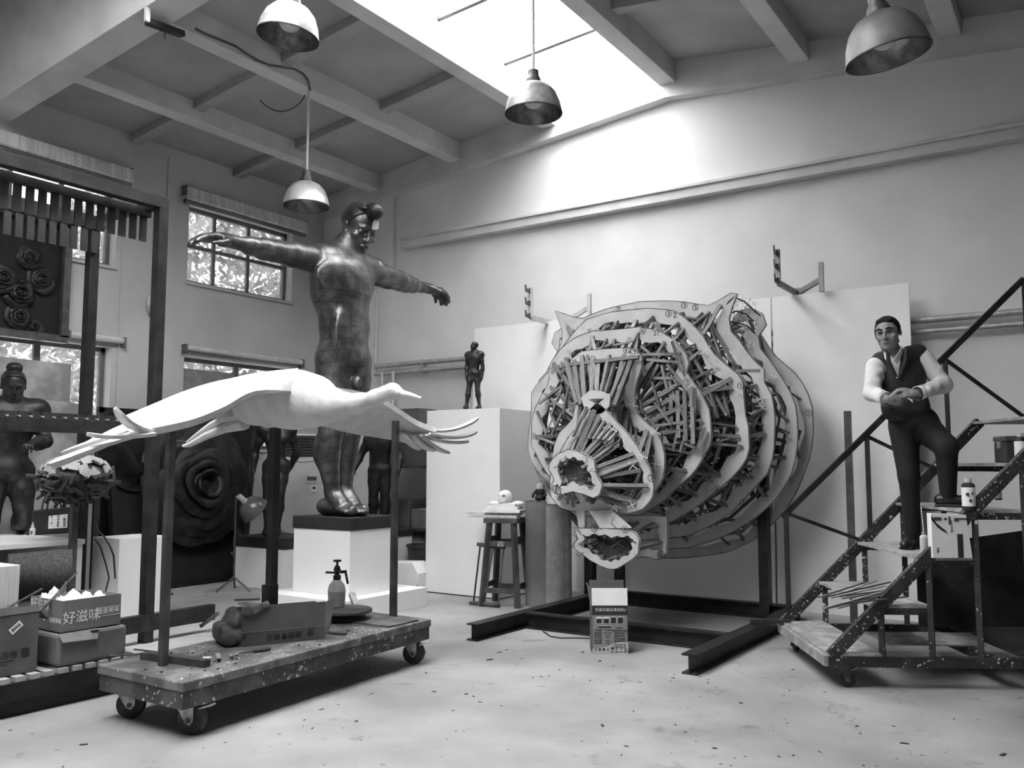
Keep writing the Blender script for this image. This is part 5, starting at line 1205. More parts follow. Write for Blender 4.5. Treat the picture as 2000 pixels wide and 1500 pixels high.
for (x, y, r, s) in ((270, 880, .42, 3), (265, 1020, .4, 4), (440, 1060, .38, 5)): 
    c = at(x, y, X=-9.1); g = []
    for i in range(6):
        row = []
        for j in range(8):
            a = s+j/7*2.6; rr = r*(.3+.7*i/5); row.append(c+V((.05+.09*math.sin(i*.8+j*.3), math.cos(a)*rr, math.sin(a)*rr*1.1)))
        g.append(row)
    MB().sheet(g, .012).build('petal', ROSEM, rl, smooth=True)
dp = thing('dark_crate', 'black slatted crate standing behind the large rose panel', 'crate', (-9.3, 5.9, 0))
ya, yb_ = at(197, 800, X=-9.36).y, at(330, 800, X=-9.36).y; zt = at(240, 797, X=-9.36).z
MB().span((-9.445, ya, .02), (-9.415, yb_, zt)).build('panel', ROSEP, dp); MB().span((-9.415, ya, .02), (-9.39, ya+.06, zt)).build('edge_slat', GREYST, dp); MB().span((-9.415, ya, zt-.06), (-9.39, yb_, zt)).build('edge_slat', BLACK, dp)

# ================================================================ steel chain rack at the left
def chain_rack():
    t = thing('chain_rack', 'tall dark steel rack with rows of hanging plates and a slatted bed', 'rack', (-6.43, 4.2, 0))
    xA = -6.43; yA = 4.38; zA = at(316, 388, X=xA).z; xB = -7.42
    bb = lambda a, b, w, h, nm, mt=DARKST: MB().bar(a, b, w, h).build(nm, mt, t, bev=.003)
    MB().bar((xA, yA, 0), (xA, yA, zA), .085, .085, (1, 0, 0)).build('post', DARKST, t, bev=.003)
    bb((xA, yA+.04, zA-.04), (xA, 1.2, zA-.04), .09, .10, 'top_beam')
    MB().bar((xB, yA, 0), (xB, yA, zA), .085, .085, (1, 0, 0)).build('post', DARKST, t, bev=.003)
    bb((xB, yA+.04, zA-.04), (xB, 1.2, zA-.04), .08, .09, 'top_beam'); bb((xA, yA, zA-.04), (xB, yA, zA-.04), .06, .06, 'cross_bar')
    def row(x, pxe, pye, n, nm):
        e = at(pxe, pye, X=x); z = e.z
        bb((x, e.y, z), (x, 1.2, z), .05, .07, nm); bb((x, e.y-.04, z+.03), (xA if x > -7 else xB, yA, z+.06), .05, .06, 'hanger')
        proto = MB().box((0, 0, -.12), (.016, .060, .21)).mesh('hanging_plate'); proto.materials.append(BLACK)
        for i in range(n):
            o = bpy.data.objects.new('hanging_plate', proto); COL.objects.link(o); o.parent = t; reg(o, WM[t.name]); o.location = WM[t.name].inverted() @ V((x, e.y-.06-i*.094, z-.02))
    row(-6.58, 293, 418, 26, 'chain_rail'); row(-7.35, 198, 444, 26, 'chain_rail')
    # shoulder-height rail carrying a chain
    z = at(120, 832, X=-6.5).z; e = at(238, 834, X=-6.5)
    bb((-6.5, e.y+.25, z), (-6.5, 1.2, z), .07, .10, 'shelf_rail'); bb((-6.5, e.y+.25, z), (xA, yA, z), .06, .08, 'rail_stub')
    lk = MB().box((0, 0, 0), (.05, .062, .042)).mesh('chain_link'); lk.materials.append(BLACK); pn = MB().tube([(0, 0, 0), (.075, 0, 0)], .008, 6).mesh('chain_pin'); pn.materials.append(ZINC)
    for i in range(24):
        o = bpy.data.objects.new('chain_link', lk); COL.objects.link(o); o.parent = t; reg(o, WM[t.name]); o.location = WM[t.name].inverted() @ V((-6.5, e.y-.02-i*.085, z+.073))
        o = bpy.data.objects.new('chain_pin', pn); COL.objects.link(o); o.parent = t; reg(o, WM[t.name]); o.location = WM[t.name].inverted() @ V((-6.53, e.y-.06-i*.085, z+.06))
    # slatted bed near the floor
    x0, x1, y1 = -5.14, -6.36, 3.52; zb = .192
    for x in (x0-.02, x1+.02): bb((x, y1, zb-.05), (x, 1.6, zb-.05), .05, .10, 'bed_rail')
    sl = MB().box((0, 0, 0), (abs(x1-x0), .055, .03)).mesh('bed_slat'); sl.materials.append(mat('worn_slat', .30, .6, var=.25))
    for i in range(24):
        o = bpy.data.objects.new('bed_slat', sl); COL.objects.link(o); o.parent = t; reg(o, WM[t.name]); o.location = WM[t.name].inverted() @ V(((x0+x1)/2, y1-.04-i*.084, zb+.012))
    MB().span((x0-.06, 1.6, .005), (x0-.03, y1-.02, zb-.1)).build('bed_shade_panel', BLACK, t); MB().span((x1, y1-.05, .005), (x0-.06, y1-.02, zb-.02)).build('bed_shade_panel', BLACK, t)  # black sheets added as the shade beneath the slatted bed
    bb((xA+.02, 3.6, .16), (xA+.02, 5.0, .16), .07, .13, 'foot_channel'); bb((xA, 4.9, .05), (xA+.12, 4.98, .16), .05, .03, 'foot_lever', GREYST)
    bb((x0-.1, 2.9, .0), (x0-.1, 2.9, zb-.08), .05, .05, 'bed_leg'); bb((x1+.1, 2.9, .0), (x1+.1, 2.9, zb-.08), .05, .05, 'bed_leg')
    return t
chain_rack()
# cartons on the slatted bed
ZB = .143
def open_box(t, x0, x1, y0, y1, z0, z1, mt, e=.005):
    MB().span((x0, y0, z0), (x1, y1, z0+e)).build('bottom', mt, t)
    MB().span((x0, y0, z0), (x0+e, y1, z1)).build('side_panel', mt, t); MB().span((x1-e, y0, z0), (x1, y1, z1)).build('side_panel', mt, t); MB().span((x0+e, y0, z0), (x1-e, y0+e, z1)).build('end_panel', mt, t); MB().span((x0+e, y1-e, z0), (x1-e, y1, z1)).build('end_panel', mt, t)
t = thing('flat_carton', 'battered brown carton lying flat under the printed tissue carton', 'box', (-5.72, 3.36, ZB))
pr = [('b',)]
m = MB().span((-5.93, 3.13, ZB), (-5.51, 3.60, ZB+.20)); m.build('carton', CARD, t, bev=.02); MB().prism([(-5.515, 3.13, ZB+.2), (-5.515, 3.40, ZB+.2), (-5.49, 3.38, ZB+.14), (-5.49, 3.15, ZB+.15)], (0, 0, .006)).build('flap', CARD3, t); MB().span((-5.93, 3.34, ZB+.2), (-5.5, 3.40, ZB+.203)).build('tape', CARD3, t)
zc = ZB+.205
t = thing('tissue_carton', 'grey printed carton full of crumpled white paper on top of the flat carton', 'box', (-5.72, 3.36, zc))
open_box(t, -5.91, -5.53, 3.16, 3.56, zc, zc+.20, mat('grey_carton', .16, .75, var=.05))
text('printing', '好滋味', .085, (-5.5285, 3.29, zc+.085), (0, 1, 0), (0, 0, 1), WINK, t); text('printing', '健康美味', .04, (-5.5285, 3.47, zc+.10), (0, 1, 0), (0, 0, 1), WINK, t)
for a, b in (((-5.529, 3.38, zc+.125), (-5.529, 3.555, zc+.125)), ((-5.529, 3.38, zc+.072), (-5.529, 3.555, zc+.072))): MB().bar(a, b, .002, .003).build('printed_frame', WINK, t)
text('printing', '好滋味', .08, (-5.79, 3.1585, zc+.155), (1, 0, 0), (0, 0, 1), WINK, t); text('printing', '健康美味', .036, (-5.61, 3.1585, zc+.07), (1, 0, 0), (0, 0, 1), WINK, t); text('printing', '2000g', .035, (-5.77, 3.1585, zc+.08), (1, 0, 0), (0, 0, 1), WINK, t)
rnd = random.Random(8)
wp = thing('crumpled_paper', 'crumpled white wrapping paper bulging out of the printed carton', 'paper', (-5.72, 3.36, zc+.15))
for (xc, yc, rx, ry, hh) in ((-5.70, 3.30, .15, .10, .16), (-5.66, 3.46, .11, .09, .13), (-5.80, 3.24, .09, .07, .18), (-5.78, 3.44, .10, .09, .12)):
    n = 15; hgt = [[rnd.uniform(0, 1) for _ in range(n)] for _ in range(n)]; g = []
    for i in range(n):
        row = []
        for j in range(n):
            u, v = i/(n-1)*2-1, j/(n-1)*2-1; k = max(0, 1-(u*u+v*v)*.62); row.append(V((xc+u*rx+rnd.uniform(-.008, .008), yc+v*ry+rnd.uniform(-.008, .008), zc+.09+k*hh*.75+abs(hgt[i][j]-.5)*.05+.02*math.sin(3*u+5*v))))
        g.append(row)
    MB().sheet(g, .002).build('paper_sheet', PAPER, wp)
t = thing('tall_carton', 'tall dark carton with white sticker standing at the left edge on the bed', 'box', (-5.75, 2.7, ZB))
MB().span((-5.96, 2.36, ZB), (-5.55, 2.94, ZB+.36)).build('carton', CARD2, t, bev=.004); MB().prism([(-5.55, 2.36, ZB+.36), (-5.55, 2.94, ZB+.36), (-5.56, 2.94, ZB+.40), (-5.56, 2.36, ZB+.41)], (.004, 0, 0)).build('flap', CARD2, t); MB().prism([(-5.96, 2.945, ZB+.36), (-5.55, 2.945, ZB+.36), (-5.55, 3.0, ZB+.30), (-5.96, 3.0, ZB+.30)], (0, .004, 0)).build('flap', CARD2, t)
c = V((-5.548, 2.80, ZB+.28)); d = V((0, .7, .55)).normalized(); n = V((0, -.55, .7)).normalized(); MB().prism([c-d*.04-n*.02, c+d*.04-n*.02, c+d*.04+n*.02, c-d*.04+n*.02], (.001, 0, 0)).build('sticker', PAPER, t); text('printing', '易碎品', .022, tuple(c+V((.002, 0, 0))), d, n, INK, t)
text('printing', '产品规格', .05, (-5.548, 2.72, ZB+.12), (0, 1, 0), (0, 0, 1), INK, t); MB().span((-5.549, 2.84, ZB+.10), (-5.548, 2.89, ZB+.15)).build('printed_block', INK, t)
for yy, w in ((2.72, .16), (2.70, .12), (2.66, .08)): MB().span((-5.549, yy-w/2, ZB+.085-(2.72-yy)), (-5.548, yy+w/2, ZB+.09-(2.72-yy))).build('printed_line', INK, t)
t = thing('foam_carton', 'white ribbed carton behind the dark carton at the left edge', 'box', (-6.2, 2.8, ZB)); MB().span((-6.45, 2.5, ZB), (-6.02, 3.02, ZB+.60)).build('carton', mat('ribbed_white', .5, .8, var=.08, scale=3, stretch=(1, 40, 1)), t, bev=.004)
for i, (p, q) in enumerate((((78, 1195), (150, 1118)), ((72, 1200), (128, 1150)), ((0, 1195), (82, 1150)))):
    tag(MB().tube([at(*p, X=-5.27), at(*q, X=-5.4)], .006, 6).build('steel_rod', GREYST), ('thin metal rod slanting up out of the dark carton across the paper', 'shorter metal rod slanting beside the long one at the dark carton', 'bent thin rod lying across the white carton')[i], 'rod')

for nm in ('flat_carton', 'tissue_carton', 'crumpled_paper', 'tall_carton', 'foam_carton'):
    o = bpy.data.objects[nm]; o.location = (o.location.x+.36, o.location.y-.20, .221+(o.location.z-.143)*.94); o.scale = (.94, .94, .94)
    if nm == 'tall_carton': o.location.y += .12
    if nm == 'foam_carton': o.location.y += .16
# white cabinet with bag and bottle, chair, slabs, scrap sculpture
t = thing('white_cabinet', 'long white open-front cabinet carrying the dark topknot statue', 'cabinet', (-7.9, 3.4, 0))
MB().span((-8.7, 1.9, .745), (-7.2, 4.30, .785)).build('top', WHITE, t, bev=.003); MB().span((-8.68, 4.24, 0), (-7.22, 4.29, .745)).build('side_panel', WHITE, t); MB().span((-8.68, 1.95, 0), (-7.22, 2.0, .745)).build('side_panel', WHITE, t); MB().span((-8.70, 2.0, 0), (-8.66, 4.24, .745)).build('back_panel', BLACK, t); MB().span((-7.26, 4.19, 0), (-7.2, 4.24, .745)).build('corner_post', WHITE, t); MB().span((-8.66, 2.0, .02), (-7.24, 4.19, .04)).build('bottom_shelf', BLACK, t)
t = thing('display_plinth', 'small white plinth beside the cabinet under the dangling cables', 'plinth', (-7.2, 4.7, 0)); MB().span((-7.42, 4.50, 0), (-7.02, 4.95, .78)).build('body', WHITE, t, bev=.003)
a, b = at(61, 1046, z=.785), at(136, 1041, z=.785); d = (b-a).normalized(); n = V((-d.y, d.x, 0)); t = thing('tote_bag', 'black tote bag with white lettered label on the white cabinet', 'bag', tuple(a))
MB().prism([a, b, b+V((0, 0, .235)), a+V((0, 0, .215))], n*.09).build('bag', BLACK, t, bev=.01)
for o in (0, .08): MB().tube([a.lerp(b, .36)+n*o+V((0, 0, .20)), a.lerp(b, .40)+n*o+V((0, 0, .31)), a.lerp(b, .53)+n*o+V((0, 0, .355)), a.lerp(b, .68)+n*o+V((0, 0, .31)), a.lerp(b, .76)+n*o+V((0, 0, .215))], .008, 8).build('handle', BLACK, t, smooth=True)
lp = lambda x, z: a.lerp(b, x)-n*.003+V((0, 0, z)); MB().prism([lp(.42, .05), lp(.92, .05), lp(.92, .175), lp(.42, .165)], n*.002).build('label', PAPER, t)
for x, s, sz in ((.84, '一脉相承', .030), (.67, '和木造物', .026), (.50, '第一展', .018)):
    for i, chh in enumerate(s): text('lettering', chh, sz, tuple(lp(x, .155-.028*i)-n*.002), d, (0, 0, 1), INK, t)
c = at(63, 1049, z=.785); t = thing('small_bottle', 'small white dropper bottle in front of the black tote bag', 'bottle', tuple(c)); MB().lathe([(.02, 0), (.022, .004), (.022, .075), (.01, .082)], c, 16).build('body', PAPER, t, smooth=True); MB().lathe([(.01, .08), (.013, .085), (.011, .105), (.006, .108), (.005, .128)], c, 14).build('cap', PALEST, t, smooth=True); MB().box(c+V((.016, -.016, .04)), (.012, .012, .03), Matrix.Rotation(-.7, 3, 'Z')).build('label_print', GINK, t)
SLAB = mat('stained_plaster_slab', .30, .8, var=.25, scale=3.5, v2=.4)
tag(MB().prism([(-9.30, 2.8, .0), (-9.30, at(135, 780, X=-9.3).y, 0), (-9.36, at(135, 712, X=-9.36).y, at(135, 712, X=-9.36).z), (-9.36, 2.8, at(135, 712, X=-9.36).z+.03)], (.05, 0, 0)).build('plaster_slab', SLAB, bev=.01), 'tall stained grey plaster slab leaning under the lower left window', 'slab')
tag(MB().prism([(-9.10, 2.8, .0), (-9.10, at(168, 900, X=-9.1).y, 0), (-9.22, at(164, 790, X=-9.22).y, at(164, 790, X=-9.22).z), (-9.22, at(72, 778, X=-9.22).y-.2, at(72, 778, X=-9.22).z)], (.05, 0, 0)).build('plaster_slab', SLAB, bev=.01), 'shorter stained grey slab with chipped corner leaning before the tall one', 'slab')
t = thing('mesh_chair', 'dark mesh-backed chair between cartons and white cabinet', 'chair', (-6.65, 3.5, 0)); g = []
for i in range(7): g.append([V((-6.68+.10*math.sin(i*.5)+.02*math.cos(j), 3.26+.08*j+.02*i, .44+.052*i)) for j in range(7)])
MB().sheet(g, .02).build('backrest', mat('grey_mesh', .045, .8, var=.3, scale=60), t, smooth=True); MB().box((-6.62, 3.5, .38), (.40, .40, .06)).build('seat', BLACK, t, bev=.03); MB().tube([(-6.62, 3.5, .06), (-6.62, 3.5, .4)], .03, 10).build('gas_post', GREYST, t)
for i in range(5): a = i*1.2566; MB().bar((-6.62, 3.5, .06), (-6.62+.28*math.cos(a), 3.5+.28*math.sin(a), .03), .04, .03).build('base_arm', BLACK, t)
def scrap():
    c = at(148, 935, X=-7.1); t = thing('scrap_sculpture', 'round nest-like sculpture of wood scraps on a steel post behind the crane feathers', 'sculpture', (c.x, c.y, 0)); rnd = random.Random(2)
    MB().bar((c.x, c.y, 0), (c.x, c.y, c.z-.1), .05, .05, (1, 0, 0)).build('post', GREYST, t)
    pale = mat('pale_scrap', .32, .7, var=.1); u = MB().box((0, 0, 0), (1, 1, 1)).mesh('wood_scrap'); u.materials.append(WOODD); u2 = MB().box((0, 0, 0), (1, 1, 1)).mesh('pale_tile'); u2.materials.append(pale); I = WM[t.name].inverted()
    for i in range(220):
        ph = rnd.uniform(-1.45, 1.3); th = rnd.uniform(0, 6.28); nn = V((math.cos(ph)*math.cos(th), math.cos(ph)*math.sin(th), math.sin(ph))); p = c+V((nn.x*.29, nn.y*.29, nn.z*.19)); tile = ph > .25
        o = bpy.data.objects.new('pale_tile' if tile else 'wood_scrap', u2 if tile else u); COL.objects.link(o); o.parent = t; reg(o, WM[t.name]); x, y, z = frame(nn, (rnd.uniform(-1, 1), rnd.uniform(-1, 1), rnd.uniform(-.4, .4)))
        w, l, h = (.07, .075, .014) if tile else (.022, rnd.uniform(.08, .16), .022)
        if not tile and rnd.random() < .3: x, y, z = y, z, x
        o.matrix_local = I @ Matrix(((x.x*w, y.x*l, z.x*h, p.x), (x.y*w, y.y*l, z.y*h, p.y), (x.z*w, y.z*l, z.z*h, p.z), (0, 0, 0, 1)))
    sdf_obj('core', [ell(c, (.25, .25, .15), None, .01)], .02, WOODD, t)
scrap()
tag(MB().tube([at(186, 1020, X=-7.1), at(190, 1035, X=-7.05), at(203, 1048, X=-7.0), at(214, 1065, X=-6.98), at(222, 1085, X=-6.98), at(225, 1130, X=-6.98)], .008, 6).build('power_cable', BLACK, smooth=True), 'black cable looping over the small white plinth', 'cable')
tag(MB().tube([at(184, 1052, X=-7.0), at(196, 1068, X=-6.98), at(206, 1100, X=-6.98), at(213, 1128, X=-6.98), at(205, 1160, X=-6.98)], .007, 6).build('power_cable', BLACK, smooth=True), 'second black cable hanging down the face of the small plinth', 'cable')

# ================================================================ air conditioner, studio lamp, shelf at the corner
def aircon():
    fw_ = V((.72, -.69, 0)); R = Matrix.Rotation(math.atan2(fw_.y, fw_.x), 3, 'Z'); c = V((-8.98, 8.4, 0)); t = thing('air_conditioner', 'tall white floor-standing air conditioner in the corner behind the statues', 'air conditioner', tuple(c))
    WH = mat('ivory_plastic', .5, .45, var=.03); L = lambda x, y, z: c+R @ V((x, y, z))
    MB().box(L(0, 0, .93), (.34, .62, 1.80), R).build('cabinet', WH, t, bev=.02); MB().box(L(0, 0, .02), (.32, .58, .04), R).build('base', GREYST, t)
    MB().box(L(.171, 0, 1.66), (.006, .54, .28), R).build('outlet_recess', BLACK, t)
    for i in range(7): MB().box(L(.178, 0, 1.545+.038*i), (.02, .54, .012), R @ Matrix.Rotation(.5, 3, 'Y')).build('louver', GREYST, t)
    MB().box(L(.172, 0, .30), (.006, .52, .34), R).build('intake_recess', FRAMEM, t)
    for i in range(14): MB().box(L(.177, 0, .145+.024*i), (.006, .52, .010), R).build('intake_slat', WH, t)
    MB().box(L(.176, .12, 1.22), (.012, .15, .10), R).build('display_surround', WH, t, bev=.004); MB().box(L(.184, .12, 1.235), (.004, .12, .05), R).build('display', GREYST, t); MB().box(L(.176, .15, 1.10), (.008, .07, .09), R).build('energy_sticker', PAPER, t); MB().box(L(.181, .15, 1.11), (.002, .04, .04), R).build('sticker_print', GINK, t)
    for z0, s in ((1.50, -.05), (.55, -.06)): MB().tube([L(.172, -.27+.06*i, z0+s*math.sin(math.pi*i/9)) for i in range(10)], .005, 5).build('seam', FRAMEM, t)
aircon()
def studio_lamp():
    c = V((-8.2, 6.67, 0)); t = thing('studio_lamp', 'grey dome work lamp on a thin tripod stand before the big rose', 'lamp', tuple(c)); h = 1.06
    MB().tube([c+V((0, 0, .12)), c+V((0, 0, h))], .012, 8).build('pole', GREYST, t)
    for a in (.3, 2.4, 4.5): MB().tube([c+V((0, 0, .16)), c+V((.21*math.cos(a), .21*math.sin(a), .012))], .011, 6).build('leg', GREYST, t)
    a = at(466, 968, d=9.85); b = at(500, 1000, d=9.97); d = (b-a).normalized(); x, y, z = frame(d); R = Matrix((x, y, z)).transposed(); q = a+d*.10
    MB().lathe([(.045, 0), (.10, .025), (.145, .08), (.165, .15), (.168, .17)], q, 24, R, cap=False).build('shade', mat('grey_enamel', .11, .3, metal=.3), t, smooth=True); MB().lathe([(.03, -.1), (.034, -.02), (.045, .005)], q, 14, R).build('socket', ZINC, t, smooth=True); MB().lathe([(.14, .10), (.160, .165)], q, 24, R, cap=True).build('lamp_inside', BLACK, t); MB().tube([c+V((0, 0, h)), q-d*.02], .01, 6).build('arm', GREYST, t)
studio_lamp()
def shelf():
    t = thing('corner_shelf', 'dark steel shelf rack in the corner left of the tall pedestal', 'shelf', (-7.45, 8.8, 0)); x0, x1, y0, y1 = -7.95, -6.75, 8.62, 9.05
    for x in (x0, x1):
        for y in (y0, y1): MB().bar((x, y, 0), (x, y, 1.62), .04, .04, (1, 0, 0)).build('upright', DARKST, t)
    for z in (.62, 1.40): MB().span((x0, y0, z-.03), (x1, y1, z)).build('shelf_board', WOODD, t)
    MB().bar((x0, y1, .7), (x1, y1, 1.3), .03, .02).build('brace', DARKST, t)
    for (lab, xa, xb, za, zb, mt) in (('brown carton with taped lid on top of the corner shelf pile', -7.62, -7.2, 1.86, 2.13, CARD), ('large dark carton on the upper corner shelf', -7.75, -7.05, 1.402, 1.855, CARD2), ('brown carton with white label on the lower corner shelf', -7.30, -6.9, .622, .86, CARD), ('dim carton pushed back on the lower corner shelf', -7.85, -7.35, .622, .98, CARD2)):
        b = thing('stored_carton', lab, 'box', ((xa+xb)/2, 8.83, za), group='cartons on the corner shelf'); MB().span((xa, 8.66, za), (xb, 9.02, zb)).build('carton', mt, b, bev=.006); MB().span((xa, 8.82, zb), (xb, 8.86, zb+.002)).build('tape', CARD3, b)
        if 'label' in lab: MB().span((xa+.1, 8.7, zb+.001), (xb-.15, 8.78, zb+.003)).build('label', PAPER, b)
    c = V((-6.92, 8.36, 0)); c = at(826, 1120, Y=8.4); c.z = 0; b = thing('waste_bin', 'dark tapered waste bin tucked beside the tall white pedestal', 'bin', tuple(c)); MB().lathe([(.15, 0), (.19, .42), (.205, .43), (.205, .46), (.19, .46), (.15, .02)], c, 24).build('bin', mat('dark_bin', .05, .5, var=.3), b, smooth=True)
    c = at(790, 1122, Y=7.66); c.z = 0; b = thing('plaster_block', 'broken white plaster block on the floor behind the large statue plinth', 'block', tuple(c)); MB().prism([c+V((-.25, 0, 0)), c+V((.18, 0, 0)), c+V((.20, 0, .22)), c+V((.12, 0, .34)), c+V((-.25, 0, .32))], (0, .22, 0)).build('block', PAPER, b, bev=.015); MB().prism([c+V((.12, -.01, 0)), c+V((.19, -.01, 0)), c+V((.19, -.01, .1)), c+V((.15, -.01, .05))], (0, .02, 0)).build('chip', PLYW, b)
    c = at(800, 1045, Y=8.74); b = thing('plaster_sack', 'grey half-empty plaster sack slumped under the corner shelf', 'sack', (c.x, c.y, 0)); sdf_obj('sack', [ell((c.x, c.y+.1, .28), (.24, .16, .30), None, .05), ell((c.x+.05, c.y+.1, .5), (.14, .1, .12), None, .05)], .02, mat('grey_sack', .3, .8, var=.2, bump=.3), b)
shelf()

# ================================================================ stool corner: stool, saw, rolled sheet, small sculptures
def stool_corner():
    c = V((-5.13, 7.58, 0)); t = thing('tall_stool', 'dark tall wooden stool carrying the white skull sculpture', 'stool', tuple(c)); R = Matrix.Rotation(.25, 3, 'Z'); L = lambda x, y, z: c+R @ V((x, y, z)); h = .85
    MB().box(L(0, 0, h), (.36, .36, .05), R).build('seat', WOODD, t, bev=.006)
    for sx in (-1, 1):
        for sy in (-1, 1): MB().bar(L(sx*.19, sy*.19, 0), L(sx*.13, sy*.13, h-.02), .05, .05).build('leg', WOODD, t)
    for z, e in ((.62, .148), (.16, .18)):
        for s in (-1, 1): MB().bar(L(-e, s*e, z), L(e, s*e, z), .025, .05).build('rung', WOODD, t); MB().bar(L(s*e, -e, z+.04), L(s*e, e, z+.04), .025, .05).build('rung', WOODD, t)
    text('painted_mark', '凶', .07, tuple(L(0, -.163, .62)), R @ V((1, 0, 0)), (0, 0, 1), PALEST, t)
    z0 = h+.026
    pk = mat('pale_plank', .48, .7, var=.15, scale=9)
    tag(MB().box(L(-.10, -.06, z0+.012), (.52, .14, .022), R).build('plank', pk), 'lower pale plank lying across the stool seat', 'plank'); tag(MB().box(L(-.14, .05, z0+.036), (.56, .16, .022), R).build('plank', pk), 'upper pale plank under the skull sculpture on the stool', 'plank')
    z1 = z0+.048; s = thing('skull_sculpture', 'small white plaster skull on stepped slabs standing on the stool', 'sculpture', tuple(L(-.02, .03, z1))); PLS = mat('white_cast', .68, .7, var=.08, bump=.3)
    for i, (w, hh) in enumerate(((.40, .03), (.33, .03), (.27, .035))): MB().box(L(-.02, .03, z1+.016+.032*i), (w, w*.6, hh), R).build('slab', PLS, s, bev=.004)
    k = L(-.02, .03, z1+.16); sdf_obj('skull', [ell(k, (.085, .07, .07), rotm((.1, -1, -.1)), .02), ell(k+V((.0, -.05, -.04)), (.04, .05, .045), None, .02), ell(k+V((.03, -.07, .0)), (.02, .03, .02), None, .008, sub=True), ell(k+V((-.035, -.07, .0)), (.02, .03, .02), None, .008, sub=True), ell(k+V((0, -.1, -.03)), (.012, .02, .015), None, .005, sub=True), ell(L(.12, .03, z1+.09), (.06, .07, .03), None, .02), ell(L(-.14, .03, z1+.09), (.05, .07, .025), None, .02)], .006, PLS, s)
    # frame saw leaning on the stool
    a, b, e, f = at(933, 1063, Y=7.50), at(986, 1068, Y=7.50), at(918, 1173, Y=7.36), at(975, 1175, Y=7.36); dz_ = .018-e.z
    for q in (e, f): q.z = .02
    t = thing('frame_saw', 'old wooden frame saw leaning against the stool', 'saw', tuple(e)); 
    MB().tube([a, a.lerp(b, .5)+V((0, 0, -.008)), b], [.02, .024, .022], 8).build('crossbar', WOODD, t, smooth=True); MB().tube([e, e.lerp(f, .5)+V((0, 0, .008)), f], [.018, .022, .02], 8).build('crossbar', WOODD, t, smooth=True)
    MB().bar(a.lerp(b, .55), e.lerp(f, .45), .034, .022, (0, 1, 0)).build('stretcher', mat('pale_beech', .5, .6, var=.1), t); MB().tube([a.lerp(b, .1), e.lerp(f, .12)], .010, 6).build('tension_rod', DARKST, t); MB().bar(b.lerp(a, .03), f.lerp(e, .03), .014, .002, (0, 1, 0)).build('blade', GREYST, t)
    # rolled sheet standing on end
    c = V((-4.80, 7.74, 0)); t = thing('sheet_roll', 'tall upright roll of grey-brown sheet material beside the stool', 'roll', tuple(c)); RM = mat('roll_sheet', .13, .55, var=.25, scale=2.2, v2=.17); RS_ = spotted('speckled_sheet', .20, .36, .2, 90, .6, .1)
    def arc(cx, cy, r, a0, a1, h0, h1, n=18): return [[V((cx+r*math.cos(a0+(a1-a0)*i/n), cy+r*math.sin(a0+(a1-a0)*i/n), z)) for z in (0.005, (h0+h1)/2, h0+(h1-h0)*i/n)] for i in range(n+1)]
    MB().sheet(arc(c.x, c.y, .165, 2.6, 5.6, 1.045, 1.045), .008).build('outer_sheet', RM, t, smooth=True)
    MB().sheet(arc(c.x+.09, c.y+.06, .175, 3.9, 6.2, 1.03, .99), .006).build('inner_sheet', RS_, t, smooth=True); MB().sheet(arc(c.x+.12, c.y+.11, .165, 1.2, 6.3, 1.0, .98), .006).build('inner_sheet', RS_, t, smooth=True)
    MB().lathe([(.16, 1.0), (.16, 1.008)], c, 24).build('lid_board', RM, t)
    # little robot-like device on the roll
    k = c+V((.0, -.02, 1.008)); t = thing('toy_figure', 'small black mechanical figure with glass dome on top of the sheet roll', 'toy', tuple(k)); GL = mat('pale_glass', .6, .2)
    for s in (-1, 1): MB().box(k+V((s*.03, 0, .022)), (.035, .05, .044)).build('foot', PAPER, t, bev=.004)
    MB().lathe([(.05, .044), (.06, .07), (.045, .10), (.055, .12), (.05, .15), (.035, .16)], k, 16).build('body', BLACK, t, smooth=True)
    for s in (-1, 1): MB().tube([k+V((s*.05, 0, .14)), k+V((s*.075, -.02, .10)), k+V((s*.06, -.05, .08))], .014, 8).build('arm', BLACK, t, smooth=True)
    MB().lathe([(.038, .158), (.045, .175), (.042, .205), (.02, .222), (.002, .226)], k, 18).build('dome', GL, t, smooth=True); MB().lathe([(.02, .16), (.022, .20), (.012, .21)], k, 10).build('dome_core', BLACK, t)
stool_corner()

